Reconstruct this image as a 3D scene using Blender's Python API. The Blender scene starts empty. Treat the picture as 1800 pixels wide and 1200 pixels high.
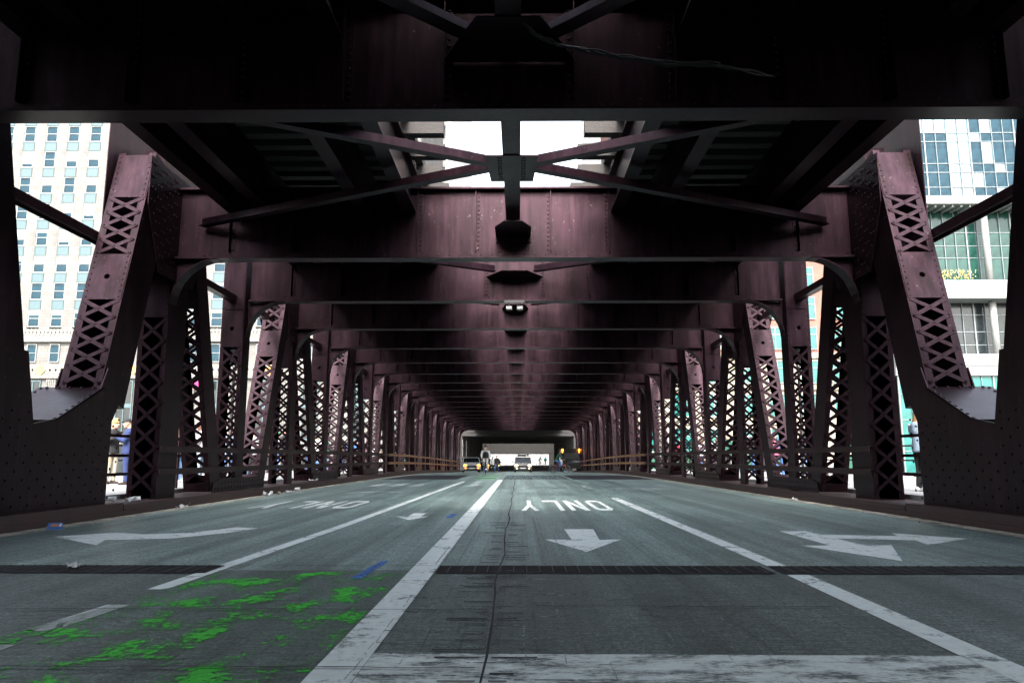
import bpy, bmesh, math, random
from mathutils import Vector, Matrix
random.seed(7)
R = math.radians
S = bpy.context.scene
COL = S.collection

# ------------------------------------------------------------------ camera, sky, sun, exposure
cam_d = bpy.data.cameras.new('camera'); cam = bpy.data.objects.new('camera', cam_d); COL.objects.link(cam)
cam.location = (0.11, 0.0, 1.0)
cam.rotation_euler = (R(90 + 8.875), 0, R(0.53))
cam_d.sensor_width = 36; cam_d.lens = 26; cam_d.clip_start = 0.05; cam_d.clip_end = 3000
S.camera = cam
W = bpy.data.worlds.new("World"); S.world = W; W.use_nodes = True
wn = W.node_tree; bg = wn.nodes['Background']
sky = wn.nodes.new('ShaderNodeTexSky'); sky.sky_type = 'NISHITA'; sky.sun_disc = False
sky.sun_elevation = R(42); sky.sun_rotation = R(180); sky.dust_density = 4.0; sky.air_density = 1.2
hs = wn.nodes.new('ShaderNodeHueSaturation'); hs.inputs['Saturation'].default_value = 0.46
wn.links.new(sky.outputs[0], hs.inputs['Color']); wn.links.new(hs.outputs[0], bg.inputs['Color'])
bg.inputs['Strength'].default_value = 0.15
sun_d = bpy.data.lights.new('sun', 'SUN'); sun_d.energy = 1.0; sun_d.angle = R(14); sun_d.color = (1, .97, .93)
sun = bpy.data.objects.new('sun', sun_d); COL.objects.link(sun)
_az = R(180); _el = R(42)
_d = Vector((math.sin(_az) * math.cos(_el), math.cos(_az) * math.cos(_el), math.sin(_el)))
sun.rotation_euler = _d.to_track_quat('Z', 'Y').to_euler()
S.view_settings.view_transform = 'Standard'; S.view_settings.look = 'None'
S.view_settings.gamma = 1; S.view_settings.use_curve_mapping = False
S.view_settings.exposure = 2.7
S.cycles.max_bounces = 7; S.cycles.diffuse_bounces = 4; S.cycles.glossy_bounces = 3
S.cycles.transparent_max_bounces = 16

# ------------------------------------------------------------------ materials
def _n(nt, t, **kw):
    n = nt.nodes.new(t)
    for k, v in kw.items():
        if k in n.inputs: n.inputs[k].default_value = v
        else: setattr(n, k, v)
    return n
def mat(name, base, rough=.5, metal=0.0, var=.25, scale=3.0, bump=0.0, bscale=40.0, spec=.5, stretch=(1, 1, 1), second=None, thr=None, emit=None, es=0, fine=0.0):
    m = bpy.data.materials.new(name); m.use_nodes = True
    nt = m.node_tree; L = nt.links; p = nt.nodes['Principled BSDF']
    p.inputs['Roughness'].default_value = rough; p.inputs['Metallic'].default_value = metal
    p.inputs['Specular IOR Level'].default_value = spec
    tc = _n(nt, 'ShaderNodeTexCoord'); mp = _n(nt, 'ShaderNodeMapping'); mp.inputs['Scale'].default_value = stretch
    L.new(tc.outputs['Object'], mp.inputs['Vector'])
    no = _n(nt, 'ShaderNodeTexNoise', Scale=scale, Detail=6.0, Roughness=.65); L.new(mp.outputs[0], no.inputs['Vector'])
    cr = _n(nt, 'ShaderNodeValToRGB'); L.new(no.outputs['Fac'], cr.inputs[0])
    c = Vector(base); lo = c * (1 - var); hi = c * (1 + var)
    cr.color_ramp.elements[0].position = .3; cr.color_ramp.elements[1].position = .7
    cr.color_ramp.elements[0].color = (*lo, 1); cr.color_ramp.elements[1].color = (*hi, 1)
    out = cr.outputs[0]
    if second:
        n2 = _n(nt, 'ShaderNodeTexNoise', Scale=scale * 2.3, Detail=8.0, Roughness=.7); L.new(mp.outputs[0], n2.inputs['Vector'])
        r2 = _n(nt, 'ShaderNodeValToRGB'); L.new(n2.outputs['Fac'], r2.inputs[0])
        r2.color_ramp.elements[0].position = thr[0]; r2.color_ramp.elements[1].position = thr[1]
        mx = _n(nt, 'ShaderNodeMixRGB'); L.new(r2.outputs[0], mx.inputs[0]); L.new(out, mx.inputs[1]); mx.inputs[2].default_value = (*second, 1)
        out = mx.outputs[0]
    L.new(out, p.inputs['Base Color'])
    rr = _n(nt, 'ShaderNodeMapRange'); L.new(no.outputs['Fac'], rr.inputs[0])
    rr.inputs[3].default_value = max(0, rough - .12); rr.inputs[4].default_value = min(1, rough + .12); L.new(rr.outputs[0], p.inputs['Roughness'])
    if bump:
        nb = _n(nt, 'ShaderNodeTexNoise', Scale=bscale, Detail=4.0); L.new(tc.outputs['Object'], nb.inputs['Vector'])
        b = _n(nt, 'ShaderNodeBump', Strength=bump, Distance=.02); L.new(nb.outputs['Fac'], b.inputs['Height']); L.new(b.outputs[0], p.inputs['Normal'])
    if emit:
        p.inputs['Emission Color'].default_value = (*emit, 1); p.inputs['Emission Strength'].default_value = es
    return m
def paint(name, base, cover=.42, scale=9.0, soft=.06, rough=.7, stretch=(1, 1, 1), most=1.0, patch=None):
    """worn paint: the asphalt shows through where it has rubbed off"""
    m = mat(name, base, rough, var=.12, scale=12, bump=.3, bscale=90)
    nt = m.node_tree; L = nt.links; p = nt.nodes['Principled BSDF']; o = nt.nodes['Material Output']
    tc = _n(nt, 'ShaderNodeTexCoord'); mp = _n(nt, 'ShaderNodeMapping'); mp.inputs['Scale'].default_value = stretch
    L.new(tc.outputs['Object'], mp.inputs['Vector'])
    no = _n(nt, 'ShaderNodeTexNoise', Scale=scale, Detail=10.0, Roughness=.75); L.new(mp.outputs[0], no.inputs['Vector'])
    src = no.outputs['Fac']
    if patch:
        n2 = _n(nt, 'ShaderNodeTexNoise', Scale=patch, Detail=3.0, Roughness=.6); L.new(mp.outputs[0], n2.inputs['Vector'])
        ad = _n(nt, 'ShaderNodeMath', operation='ADD'); L.new(src, ad.inputs[0]); L.new(n2.outputs['Fac'], ad.inputs[1])
        hf = _n(nt, 'ShaderNodeMath', operation='MULTIPLY'); L.new(ad.outputs[0], hf.inputs[0]); hf.inputs[1].default_value = .5; src = hf.outputs[0]
    mr = _n(nt, 'ShaderNodeMapRange'); L.new(src, mr.inputs[0])
    mr.inputs[1].default_value = cover - soft; mr.inputs[2].default_value = cover + soft; mr.inputs[4].default_value = most
    t = _n(nt, 'ShaderNodeBsdfTransparent'); ms = _n(nt, 'ShaderNodeMixShader')
    L.new(mr.outputs[0], ms.inputs[0]); L.new(t.outputs[0], ms.inputs[1]); L.new(p.outputs[0], ms.inputs[2]); L.new(ms.outputs[0], o.inputs[0])
    return m
def road_mat(name, lo, hi, rough):
    m = bpy.data.materials.new(name); m.use_nodes = True
    nt = m.node_tree; L = nt.links; p = nt.nodes['Principled BSDF']; p.inputs['Specular IOR Level'].default_value = .45
    tc = _n(nt, 'ShaderNodeTexCoord')
    def noise(sc, det, stretch=(1, 1, 1)):
        mp = _n(nt, 'ShaderNodeMapping'); mp.inputs['Scale'].default_value = stretch; L.new(tc.outputs['Object'], mp.inputs['Vector'])
        n = _n(nt, 'ShaderNodeTexNoise', Scale=sc, Detail=det, Roughness=.7); L.new(mp.outputs[0], n.inputs['Vector']); return n.outputs['Fac']
    big = noise(.9, 5, (1, .35, 1)); fine = noise(55, 4); trans = noise(6, 6, (.7, 9, 1))
    cr = _n(nt, 'ShaderNodeValToRGB'); L.new(big, cr.inputs[0])
    cr.color_ramp.elements[0].position = .32; cr.color_ramp.elements[1].position = .68
    cr.color_ramp.elements[0].color = (*lo, 1); cr.color_ramp.elements[1].color = (*hi, 1)
    def mul(col, fac, a, b, p0=.3, p1=.7):
        r = _n(nt, 'ShaderNodeMapRange'); L.new(fac, r.inputs[0]); r.inputs[1].default_value = p0; r.inputs[2].default_value = p1
        r.inputs[3].default_value = a; r.inputs[4].default_value = b
        x = _n(nt, 'ShaderNodeMixRGB', blend_type='MULTIPLY'); x.inputs[0].default_value = 1
        L.new(col, x.inputs[1]); L.new(r.outputs[0], x.inputs[2]); return x.outputs[0]
    c = mul(cr.outputs[0], fine, .3, 1.75, .34, .66); c = mul(c, trans, .5, 1.45, .32, .68); c = mul(c, noise(22, 8), .5, 1.5, .33, .67)
    c = mul(c, noise(1.0, 3, (2.0, .045, 1)), .62, 1.25, .36, .64)
    pit = noise(34, 3, (1, .8, 1)); c = mul(c, pit, .25, 1.0, .33, .44)
    gb = _n(nt, 'ShaderNodeTexBrick', Scale=1.0); gb.offset = 0; gb.inputs['Brick Width'].default_value = .205; gb.inputs['Row Height'].default_value = .1025
    gb.inputs['Mortar Size'].default_value = .007; gb.inputs['Mortar Smooth'].default_value = .3
    L.new(tc.outputs['Object'], gb.inputs['Vector'])
    gm = _n(nt, 'ShaderNodeMapRange'); L.new(noise(1.6, 6), gm.inputs[0]); gm.inputs[1].default_value = .42; gm.inputs[2].default_value = .62
    gx = _n(nt, 'ShaderNodeMath', operation='MULTIPLY'); L.new(gb.outputs['Fac'], gx.inputs[0]); L.new(gm.outputs[0], gx.inputs[1])
    c = mul(c, gx.outputs[0], 1.0, .42, 0, 1)
    vo = _n(nt, 'ShaderNodeTexVoronoi', feature='DISTANCE_TO_EDGE', Scale=1.3)
    mpv = _n(nt, 'ShaderNodeMapping'); mpv.inputs['Scale'].default_value = (.8, 1.7, 1)
    ds = _n(nt, 'ShaderNodeTexNoise', Scale=3.0, Detail=5.0); L.new(tc.outputs['Object'], ds.inputs['Vector'])
    mx = _n(nt, 'ShaderNodeMixRGB', blend_type='ADD'); mx.inputs[0].default_value = .35
    L.new(tc.outputs['Object'], mpv.inputs['Vector']); L.new(mpv.outputs[0], mx.inputs[1]); L.new(ds.outputs['Color'], mx.inputs[2]); L.new(mx.outputs[0], vo.inputs['Vector'])
    c = mul(c, vo.outputs['Distance'], .55, 1.0, 0.0, .014)
    gl = noise(140, 2); c2 = mul(c, gl, 1.0, 2.6, .66, .78)
    L.new(c2, p.inputs['Base Color'])
    rr = _n(nt, 'ShaderNodeMapRange'); L.new(big, rr.inputs[0]); rr.inputs[3].default_value = rough - .1; rr.inputs[4].default_value = rough + .14
    L.new(rr.outputs[0], p.inputs['Roughness'])
    ad = _n(nt, 'ShaderNodeMath', operation='ADD'); L.new(fine, ad.inputs[0]); L.new(trans, ad.inputs[1])
    b = _n(nt, 'ShaderNodeBump', Strength=.55, Distance=.012); L.new(ad.outputs[0], b.inputs['Height']); L.new(b.outputs[0], p.inputs['Normal'])
    return m
def steel_mat():
    """dusty maroon paint: streaked, dulled in patches, flecked with droppings and chips"""
    m = mat('maroon_steel', (.0185, .0082, .0124), .36, metal=.62, var=.45, scale=1.6, bump=.06, bscale=26, spec=.22, stretch=(1, 1, .35), second=(.0098, .0046, .0055), thr=(.52, .72))
    nt = m.node_tree; L = nt.links; p = nt.nodes['Principled BSDF']
    src = p.inputs['Base Color'].links[0].from_socket
    tc = _n(nt, 'ShaderNodeTexCoord')
    def noise(sc, st, det):
        mp = _n(nt, 'ShaderNodeMapping'); mp.inputs['Scale'].default_value = st; L.new(tc.outputs['Object'], mp.inputs['Vector'])
        n = _n(nt, 'ShaderNodeTexNoise', Scale=sc, Detail=det, Roughness=.65); L.new(mp.outputs[0], n.inputs['Vector']); return n.outputs['Fac']
    st = noise(5.0, (2.2, 2.2, .16), 5); r = _n(nt, 'ShaderNodeMapRange'); L.new(st, r.inputs[0]); r.inputs[1].default_value = .3; r.inputs[2].default_value = .7; r.inputs[3].default_value = .55; r.inputs[4].default_value = 1.5
    x = _n(nt, 'ShaderNodeMixRGB', blend_type='MULTIPLY'); x.inputs[0].default_value = 1; L.new(src, x.inputs[1]); L.new(r.outputs[0], x.inputs[2])
    sp = noise(17, (1, 1, .7), 2); r2 = _n(nt, 'ShaderNodeMapRange'); L.new(sp, r2.inputs[0]); r2.inputs[1].default_value = .70; r2.inputs[2].default_value = .74
    y = _n(nt, 'ShaderNodeMixRGB'); L.new(r2.outputs[0], y.inputs[0]); L.new(x.outputs[0], y.inputs[1]); y.inputs[2].default_value = (.075, .06, .058, 1)
    ru = noise(4.5, (1, 1, .5), 9); r3 = _n(nt, 'ShaderNodeMapRange'); L.new(ru, r3.inputs[0]); r3.inputs[1].default_value = .66; r3.inputs[2].default_value = .72; r3.inputs[4].default_value = .8
    z = _n(nt, 'ShaderNodeMixRGB'); L.new(r3.outputs[0], z.inputs[0]); L.new(y.outputs[0], z.inputs[1]); z.inputs[2].default_value = (.035, .013, .007, 1)
    L.new(z.outputs[0], p.inputs['Base Color'])
    mm = _n(nt, 'ShaderNodeMapRange'); L.new(r3.outputs[0], mm.inputs[0]); mm.inputs[3].default_value = .62; mm.inputs[4].default_value = .1; L.new(mm.outputs[0], p.inputs['Metallic'])
    return m
def brick_mat(name='red_brick', c1=(.25, .085, .06, 1), c2=(.18, .06, .042, 1), mo=(.26, .19, .16, 1), sc=3.0, msz=.02):
    m = bpy.data.materials.new(name); m.use_nodes = True
    nt = m.node_tree; L = nt.links; p = nt.nodes['Principled BSDF']; p.inputs['Roughness'].default_value = .85
    tc = _n(nt, 'ShaderNodeTexCoord'); mp = _n(nt, 'ShaderNodeMapping'); mp.inputs['Rotation'].default_value = (R(90), 0, 0)
    L.new(tc.outputs['Object'], mp.inputs['Vector'])
    b = _n(nt, 'ShaderNodeTexBrick', Scale=sc); L.new(mp.outputs[0], b.inputs['Vector']); b.inputs['Mortar Size'].default_value = msz
    b.inputs['Color1'].default_value = c1; b.inputs['Color2'].default_value = c2; b.inputs['Mortar'].default_value = mo
    no = _n(nt, 'ShaderNodeTexNoise', Scale=.6, Detail=6.0); L.new(tc.outputs['Object'], no.inputs['Vector'])
    r = _n(nt, 'ShaderNodeMapRange'); L.new(no.outputs['Fac'], r.inputs[0]); r.inputs[1].default_value = .3; r.inputs[2].default_value = .7; r.inputs[3].default_value = .8; r.inputs[4].default_value = 1.12
    x = _n(nt, 'ShaderNodeMixRGB', blend_type='MULTIPLY'); x.inputs[0].default_value = 1; L.new(b.outputs[0], x.inputs[1]); L.new(r.outputs[0], x.inputs[2])
    L.new(x.outputs[0], p.inputs['Base Color']); return m

M = {}
M['steel'] = steel_mat()
M['steel_b'] = M['steel']
M['rail_golden'] = mat('golden_lit_rail_steel', (.30, .15, .07), .6, var=.4, scale=5, bump=.2)  # far rails: orange base colour stands for golden light falling on them
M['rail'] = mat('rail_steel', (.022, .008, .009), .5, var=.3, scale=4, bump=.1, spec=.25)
M['kerbsteel'] = mat('kerb_steel', (.034, .014, .014), .55, var=.4, scale=2.5, bump=.25, bscale=30, second=(.10, .075, .06), thr=(.64, .76))
M['timber'] = mat('creosoted_timber', (.035, .03, .028), .8, var=.4, scale=6, bump=.4, bscale=30, stretch=(.3, 3, 3))
M['trackiron'] = mat('track_iron', (.05, .05, .055), .5, var=.3)
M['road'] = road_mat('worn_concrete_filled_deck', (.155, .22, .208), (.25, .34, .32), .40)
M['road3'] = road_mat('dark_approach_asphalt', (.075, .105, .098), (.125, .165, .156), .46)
M['road2'] = road_mat('dark_asphalt', (.03, .033, .035), (.05, .055, .055), .6)
M['grate'] = mat('open_steel_grating', (.014, .017, .022), .55, var=.5, scale=14, bump=.8, bscale=45, stretch=(1, .4, 1))
M['wire'] = mat('worn_bright_steel', (.34, .37, .38), .4, metal=.4, var=.4, scale=8)
M['seam'] = mat('joint_filler', (.008, .009, .01), .8, var=.3)
M['white'] = paint('worn_white_paint', (.7, .76, .74), .41, 16, .05, patch=3)
M['bar'] = paint('scuffed_white_paint', (.66, .72, .70), .46, 16, .07, stretch=(1.2, 3.2, 1), patch=2.2)
M['faint'] = paint('faded_white_paint', (.55, .6, .59), .48, 12, .08, patch=2)
M['smear'] = paint('tyre_smeared_paint', (.42, .46, .45), .55, 28, .14, most=.3, patch=2.4)
M['green'] = paint('flaked_green_paint', (.033, .5, .022), .543, 22, .022, stretch=(1.2, .9, 1), patch=2.6)
M['blue'] = paint('blue_paint', (.05, .16, .5), .46, 14, .1)
M['sand'] = paint('gutter_grit', (.5, .46, .38), .45, 14, .1, rough=.95, patch=2)
M['walk'] = mat('pale_concrete', (.25, .25, .245), .85, var=.15, scale=2, bump=.2)
M['stone'] = brick_mat('ashlar_limestone', (.17, .164, .154, 1), (.132, .126, .117, 1), (.075, .072, .066, 1), .62, .012)
M['stone2'] = mat('carved_limestone', (.175, .167, .15), .85, var=.3, scale=3, bump=.5, bscale=9)
M['spandrel'] = mat('blue_grey_metal_panel', (.055, .095, .105), .5, var=.12, scale=2)
M['blind'] = mat('window_blind', (.2, .215, .215), .8, var=.08)
M['frame'] = mat('pale_window_frame', (.24, .25, .24), .6, var=.1)
M['glass_b'] = mat('blue_window_glass', (.009, .034, .05), .1, var=.6, scale=.7, spec=.2)
M['glass_t'] = mat('teal_window_glass', (.018, .12, .11), .1, var=.5, scale=.5, spec=.45)
M['glass_g'] = mat('green_tinted_glass', (.012, .045, .036), .1, var=.8, scale=.45, spec=.4)
M['glass_s'] = mat('pale_reflective_glass', (.13, .2, .225), .06, var=.6, scale=.35, spec=.8)
M['glass_d'] = mat('dark_window_glass', (.015, .02, .022), .15, var=.6, scale=.8)
M['mull'] = mat('aluminium_mullion', (.2, .225, .235), .45, metal=.2, var=.12)
M['slab'] = mat('white_slab_edge', (.21, .217, .21), .6, var=.08, scale=1)
M['soffit'] = mat('terrace_soffit', (.25, .27, .26), .7, var=.1)
M['brick'] = brick_mat()
M['tan'] = mat('tan_stone_base', (.25, .225, .175), .85, var=.15, scale=1.2)
M['orna'] = mat('ochre_tile', (.55, .3, .08), .6, var=.1)
M['darksteel'] = mat('dark_elevated_steel', (.02, .018, .018), .7, var=.3)
M['paleconc'] = mat('pale_wall_paint', (.45, .455, .46), .8, var=.1, scale=1)
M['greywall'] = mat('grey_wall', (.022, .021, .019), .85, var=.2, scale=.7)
M['water'] = mat('river_water', (.03, .05, .04), .12, var=.3, scale=.3, bump=.4, bscale=1.2)
M['ground'] = mat('city_ground', (.14, .14, .135), .9, var=.2, scale=.3)
M['leaf'] = mat('shrub_leaf', (.05, .11, .025), .7, var=.4, scale=6)
M['flower'] = mat('yellow_flower', (.7, .5, .12), .7, var=.2)
M['black'] = mat('black_plastic', (.012, .012, .013), .4, var=.2)
M['rubber'] = mat('tyre_rubber', (.015, .015, .015), .85, var=.2)
M['chrome'] = mat('bright_metal', (.5, .5, .52), .25, metal=.8, var=.1)
M['silver'] = mat('silver_car_paint', (.13, .125, .115), .28, metal=.4, var=.05)
M['whitecar'] = mat('white_car_paint', (.3, .31, .32), .25, var=.04)
M['blackcar'] = mat('black_car_paint', (.016, .017, .018), .2, var=.1)
M['carglass'] = mat('car_glass', (.006, .008, .009), .06, var=.2, spec=.3)
M['lamp'] = mat('lit_headlamp', (.9, .8, .6), .3, emit=(1, .72, .38), es=2.2)
M['amber'] = mat('lit_amber_lamp', (.9, .3, .03), .3, emit=(1, .25, .02), es=2.0)
M['red'] = mat('red_plastic', (.35, .02, .015), .35, var=.1)
M['plate'] = mat('number_plate', (.6, .6, .58), .5, var=.05)
M['cable'] = mat('black_cable', (.009, .009, .009), .65, var=.4)
M['skin'] = mat('skin', (.44, .25, .18), .6, var=.08)
M['skin_d'] = mat('brown_skin', (.16, .08, .055), .6, var=.08)
M['paper'] = mat('crumpled_paper', (.66, .66, .66), .8, var=.08)
M['packblue'] = mat('blue_printed_card', (.04, .13, .42), .5, var=.1)
M['packorange'] = mat('orange_printed_card', (.5, .2, .06), .5, var=.1)
M['redsign'] = mat('red_sign', (.35, .03, .03), .5, var=.05)
M['magenta'] = mat('magenta_banner', (.3, .02, .12), .6, var=.08)
def cloth(name, c, var=.2): 
    if name not in M: M[name] = mat(name, c, .85, var=var, scale=9, bump=.4, bscale=18)
    return M[name]
for nm, c in dict(denim_light=(.34, .44, .56), denim_blue=(.07, .16, .36), jeans_mid=(.16, .28, .46), black_cloth=(.013, .013, .015), navy=(.02, .035, .12), khaki=(.42, .37, .28),
                  green_shirt=(.015, .17, .08), teal_cloth=(.05, .42, .4), grey_cloth=(.3, .3, .31), white_cloth=(.62, .62, .62), red_coat=(.3, .035, .06), brown_cloth=(.07, .04, .028),
                  pink_cloth=(.5, .1, .2), mustard=(.42, .3, .08), hair_brown=(.09, .045, .02), hair_blond=(.38, .22, .09), hair_dark=(.014, .01, .008), shoe_white=(.6, .6, .62), shoe_dark=(.03, .018, .013), dark_green=(.012, .07, .045), bright_green=(.03, .4, .1)).items():
    cloth(nm, c)

# ------------------------------------------------------------------ mesh builder
class MB:
    def __init__(s): s.v = []; s.f = []; s.m = []
    def add(s, vs, fs, mi=0):
        k = len(s.v); s.v += [tuple(v) for v in vs]
        for f in fs: s.f.append(tuple(i + k for i in f)); s.m.append(mi)
        return s
    def box(s, x0, x1, y0, y1, z0, z1, mi=0):
        return s.add([(x0, y0, z0), (x1, y0, z0), (x1, y1, z0), (x0, y1, z0), (x0, y0, z1), (x1, y0, z1), (x1, y1, z1), (x0, y1, z1)],
                     [(3, 2, 1, 0), (4, 5, 6, 7), (0, 1, 5, 4), (1, 2, 6, 5), (2, 3, 7, 6), (3, 0, 4, 7)], mi)
    def obox(s, c, a, b, n, mi=0):
        """box about c with half vectors a, b, n"""
        c = Vector(c); a = Vector(a); b = Vector(b); n = Vector(n)
        if a.cross(b).dot(n) < 0: n = -n
        P = [c - a - b - n, c + a - b - n, c + a + b - n, c - a + b - n, c - a - b + n, c + a - b + n, c + a + b + n, c - a + b + n]
        return s.add(P, [(3, 2, 1, 0), (4, 5, 6, 7), (0, 1, 5, 4), (1, 2, 6, 5), (2, 3, 7, 6), (3, 0, 4, 7)], mi)
    def bar(s, p, q, w, t, up=(0, 0, 1), mi=0):
        p = Vector(p); q = Vector(q); a = (q - p); u = Vector(up); L = a.length; a.normalize()
        b = a.cross(u); b.normalize(); n = b.cross(a)
        return s.obox((p + q) / 2, a * L / 2, b * w / 2, n * t / 2, mi)
    def prism(s, poly, off, mi=0):
        """polygon of 3-D points pushed along off"""
        poly = [Vector(p) for p in poly]; off = Vector(off); n = len(poly)
        nrm = Vector((0, 0, 0))
        for i in range(n): nrm += poly[i].cross(poly[(i + 1) % n])
        if nrm.dot(off) < 0: poly.reverse()
        vs = poly + [p + off for p in poly]
        fs = [tuple(range(n - 1, -1, -1)), tuple(range(n, 2 * n))] + [(i, (i + 1) % n, n + (i + 1) % n, n + i) for i in range(n)]
        return s.add(vs, fs, mi)
    def ring(s, c, a, b, n=10):
        return [Vector(c) + Vector(a) * math.cos(2 * math.pi * i / n) + Vector(b) * math.sin(2 * math.pi * i / n) for i in range(n)]
    def skin(s, rings, mi=0, caps=True):
        n = len(rings[0]); vs = [p for r in rings for p in r]; fs = []
        for k in range(len(rings) - 1):
            for i in range(n):
                j = (i + 1) % n; fs.append((k * n + i, k * n + j, (k + 1) * n + j, (k + 1) * n + i))
        if caps: fs.append(tuple(range(n - 1, -1, -1))); fs.append(tuple(range((len(rings) - 1) * n, len(rings) * n)))
        return s.add(vs, fs, mi)
    def tube(s, pts, r, n=8, mi=0):
        pts = [Vector(p) for p in pts]; rr = r if isinstance(r, (list, tuple)) else [r] * len(pts); rings = []
        ref = None
        for i, p in enumerate(pts):
            t = (pts[min(i + 1, len(pts) - 1)] - pts[max(i - 1, 0)]).normalized()
            if ref is None: ref = Vector((0, 0, 1)) if abs(t.z) < .9 else Vector((1, 0, 0))
            a = (ref - t * ref.dot(t)).normalized(); ref = a; b = t.cross(a)
            rings.append(s.ring(p, a * rr[i], b * rr[i], n))
        return s.skin(rings, mi)
    def ell(s, c, rx, ry, rz, n=10, k=6, mi=0):
        c = Vector(c); rings = []
        for i in range(k + 1):
            t = math.pi * (.04 + .92 * i / k); z = -math.cos(t); q = math.sin(t)
            rings.append(s.ring(c + Vector((0, 0, rz * z)), (rx * q, 0, 0), (0, ry * q, 0), n))
        return s.skin(rings, mi)
    def dome(s, p, nrm, r, mi=0):
        """rivet head"""
        p = Vector(p); n = Vector(nrm).normalized(); u = Vector((0, 0, 1)) if abs(n.z) < .8 else Vector((1, 0, 0))
        a = n.cross(u).normalized(); b = n.cross(a)
        r0 = s.ring(p, a * r, b * r, 6); r1 = s.ring(p + n * r * .55, a * r * .62, b * r * .62, 6)
        if a.cross(b).dot(n) < 0: r0.reverse(); r1.reverse()
        k = 6; fs = [(i, (i + 1) % k, k + (i + 1) % k, k + i) for i in range(k)] + [tuple(range(k, 2 * k))]
        return s.add(r0 + r1, fs, mi)
    def torus(s, c, ax1, ax2, Rr, r, n=28, k=6, mi=0):
        c = Vector(c); a = Vector(ax1).normalized(); b = Vector(ax2).normalized(); w = a.cross(b); vs = []; fs = []
        for i in range(n):
            t = 2 * math.pi * i / n; d = a * math.cos(t) + b * math.sin(t)
            for j in range(k):
                q = 2 * math.pi * j / k; vs.append(c + d * (Rr + r * math.cos(q)) + w * r * math.sin(q))
        for i in range(n):
            for j in range(k):
                fs.append((i * k + j, ((i + 1) % n) * k + j, ((i + 1) % n) * k + (j + 1) % k, i * k + (j + 1) % k))
        return s.add(vs, fs, mi)
    def mesh(s, name, mats=None, smooth=False):
        me = bpy.data.meshes.new(name); me.from_pydata(s.v, [], s.f)
        if mats:
            for m in (mats if isinstance(mats, (list, tuple)) else [mats]): me.materials.append(M[m] if isinstance(m, str) else m)
        if any(s.m): me.polygons.foreach_set('material_index', s.m)
        if smooth: me.polygons.foreach_set('use_smooth', [True] * len(me.polygons))
        me.update(); return me
    def build(s, name, mats=None, parent=None, smooth=False, loc=None):
        return link(name, s.mesh(name, mats, smooth), parent, loc)
def link(name, me, parent=None, loc=None):
    o = bpy.data.objects.new(name, me); COL.objects.link(o)
    if parent is not None: o.parent = parent
    if loc is not None: o.location = loc
    return o
def inst(name, me, mtx, parent):
    o = bpy.data.objects.new(name, me); COL.objects.link(o); o.parent = parent; o.matrix_local = mtx; return o
def thing(name, label, cat, loc=(0, 0, 0), rz=0, group=None):
    o = bpy.data.objects.new(name, None); COL.objects.link(o); o.empty_display_size = .2
    o.location = loc; o.rotation_euler = (0, 0, rz); return tag(o, label, cat, group)
def tag(o, label=None, cat=None, group=None, kind=None):
    if label: o['label'] = label
    if cat: o['category'] = cat
    if group: o['group'] = group
    if kind: o['kind'] = kind
    return o
def struct(o): o['kind'] = 'structure'; return o
def stuff(o): o['kind'] = 'stuff'; return o
def copy_tree(o, parent=None):
    c = o.copy(); COL.objects.link(c)
    if parent is not None: c.parent = parent
    for ch in list(o.children): copy_tree(ch, c)
    return c
def zr(y):
    """road profile: level up to midspan, then falling away"""
    if y < 15: return 0.0
    t = (y - 46) / 6.0
    s = 6.0 * (math.log1p(math.exp(t)) if t < 30 else t)
    return -min(.0175 * s, .8)

# ------------------------------------------------------------------ ground, road, pavements
b = MB(); b.add([(-400, 88, -1.02), (400, 88, -1.02), (400, 900, -1.02), (-400, 900, -1.02)], [(0, 1, 2, 3)])
b.add([(-400, -400, -1.02), (400, -400, -1.02), (400, -8, -1.02), (-400, -8, -1.02)], [(0, 1, 2, 3)])
struct(b.build('ground', 'ground'))
b = MB(); b.add([(-400, -8, -6), (400, -8, -6), (400, 88, -6), (-400, 88, -6)], [(0, 1, 2, 3)]); struct(b.build('river', 'water'))
b = MB(); b.box(-400, 400, 87.6, 88, -7, -.9); struct(b.build('quay_wall', 'walk'))
def strip(x0, x1, y0, y1, dz, step=2.0, thick=0, x0b=None, x1b=None):
    """sheet that follows the road profile"""
    n = max(1, int(math.ceil((y1 - y0) / step))); m = MB(); vs = []; fs = []
    for i in range(n + 1):
        t = i / n; y = y0 + (y1 - y0) * t
        a = x0 + ((x0b if x0b is not None else x0) - x0) * t; c = x1 + ((x1b if x1b is not None else x1) - x1) * t
        vs += [(a, y, zr(y) + dz), (c, y, zr(y) + dz)]
    for i in range(n): fs.append((2 * i, 2 * i + 1, 2 * i + 3, 2 * i + 2))
    return m.add(vs, fs)
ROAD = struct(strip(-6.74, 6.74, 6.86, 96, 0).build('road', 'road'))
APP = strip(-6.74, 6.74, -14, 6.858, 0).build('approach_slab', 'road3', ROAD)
struct(strip(-9.5, 9.5, 96, 190, -.004, 4).build('street', 'road2'))
def pbox(m, x0, x1, y0, y1, z0, z1, step=6.0):
    """box run that follows the road profile"""
    n = max(1, int(math.ceil((y1 - y0) / step)))
    rings = []
    for i in range(n + 1):
        y = y0 + (y1 - y0) * i / n; z = zr(y)
        rings.append([Vector((x0, y, z0 + z)), Vector((x0, y, z1 + z)), Vector((x1, y, z1 + z)), Vector((x1, y, z0 + z))])
    return m.skin(rings)
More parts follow.
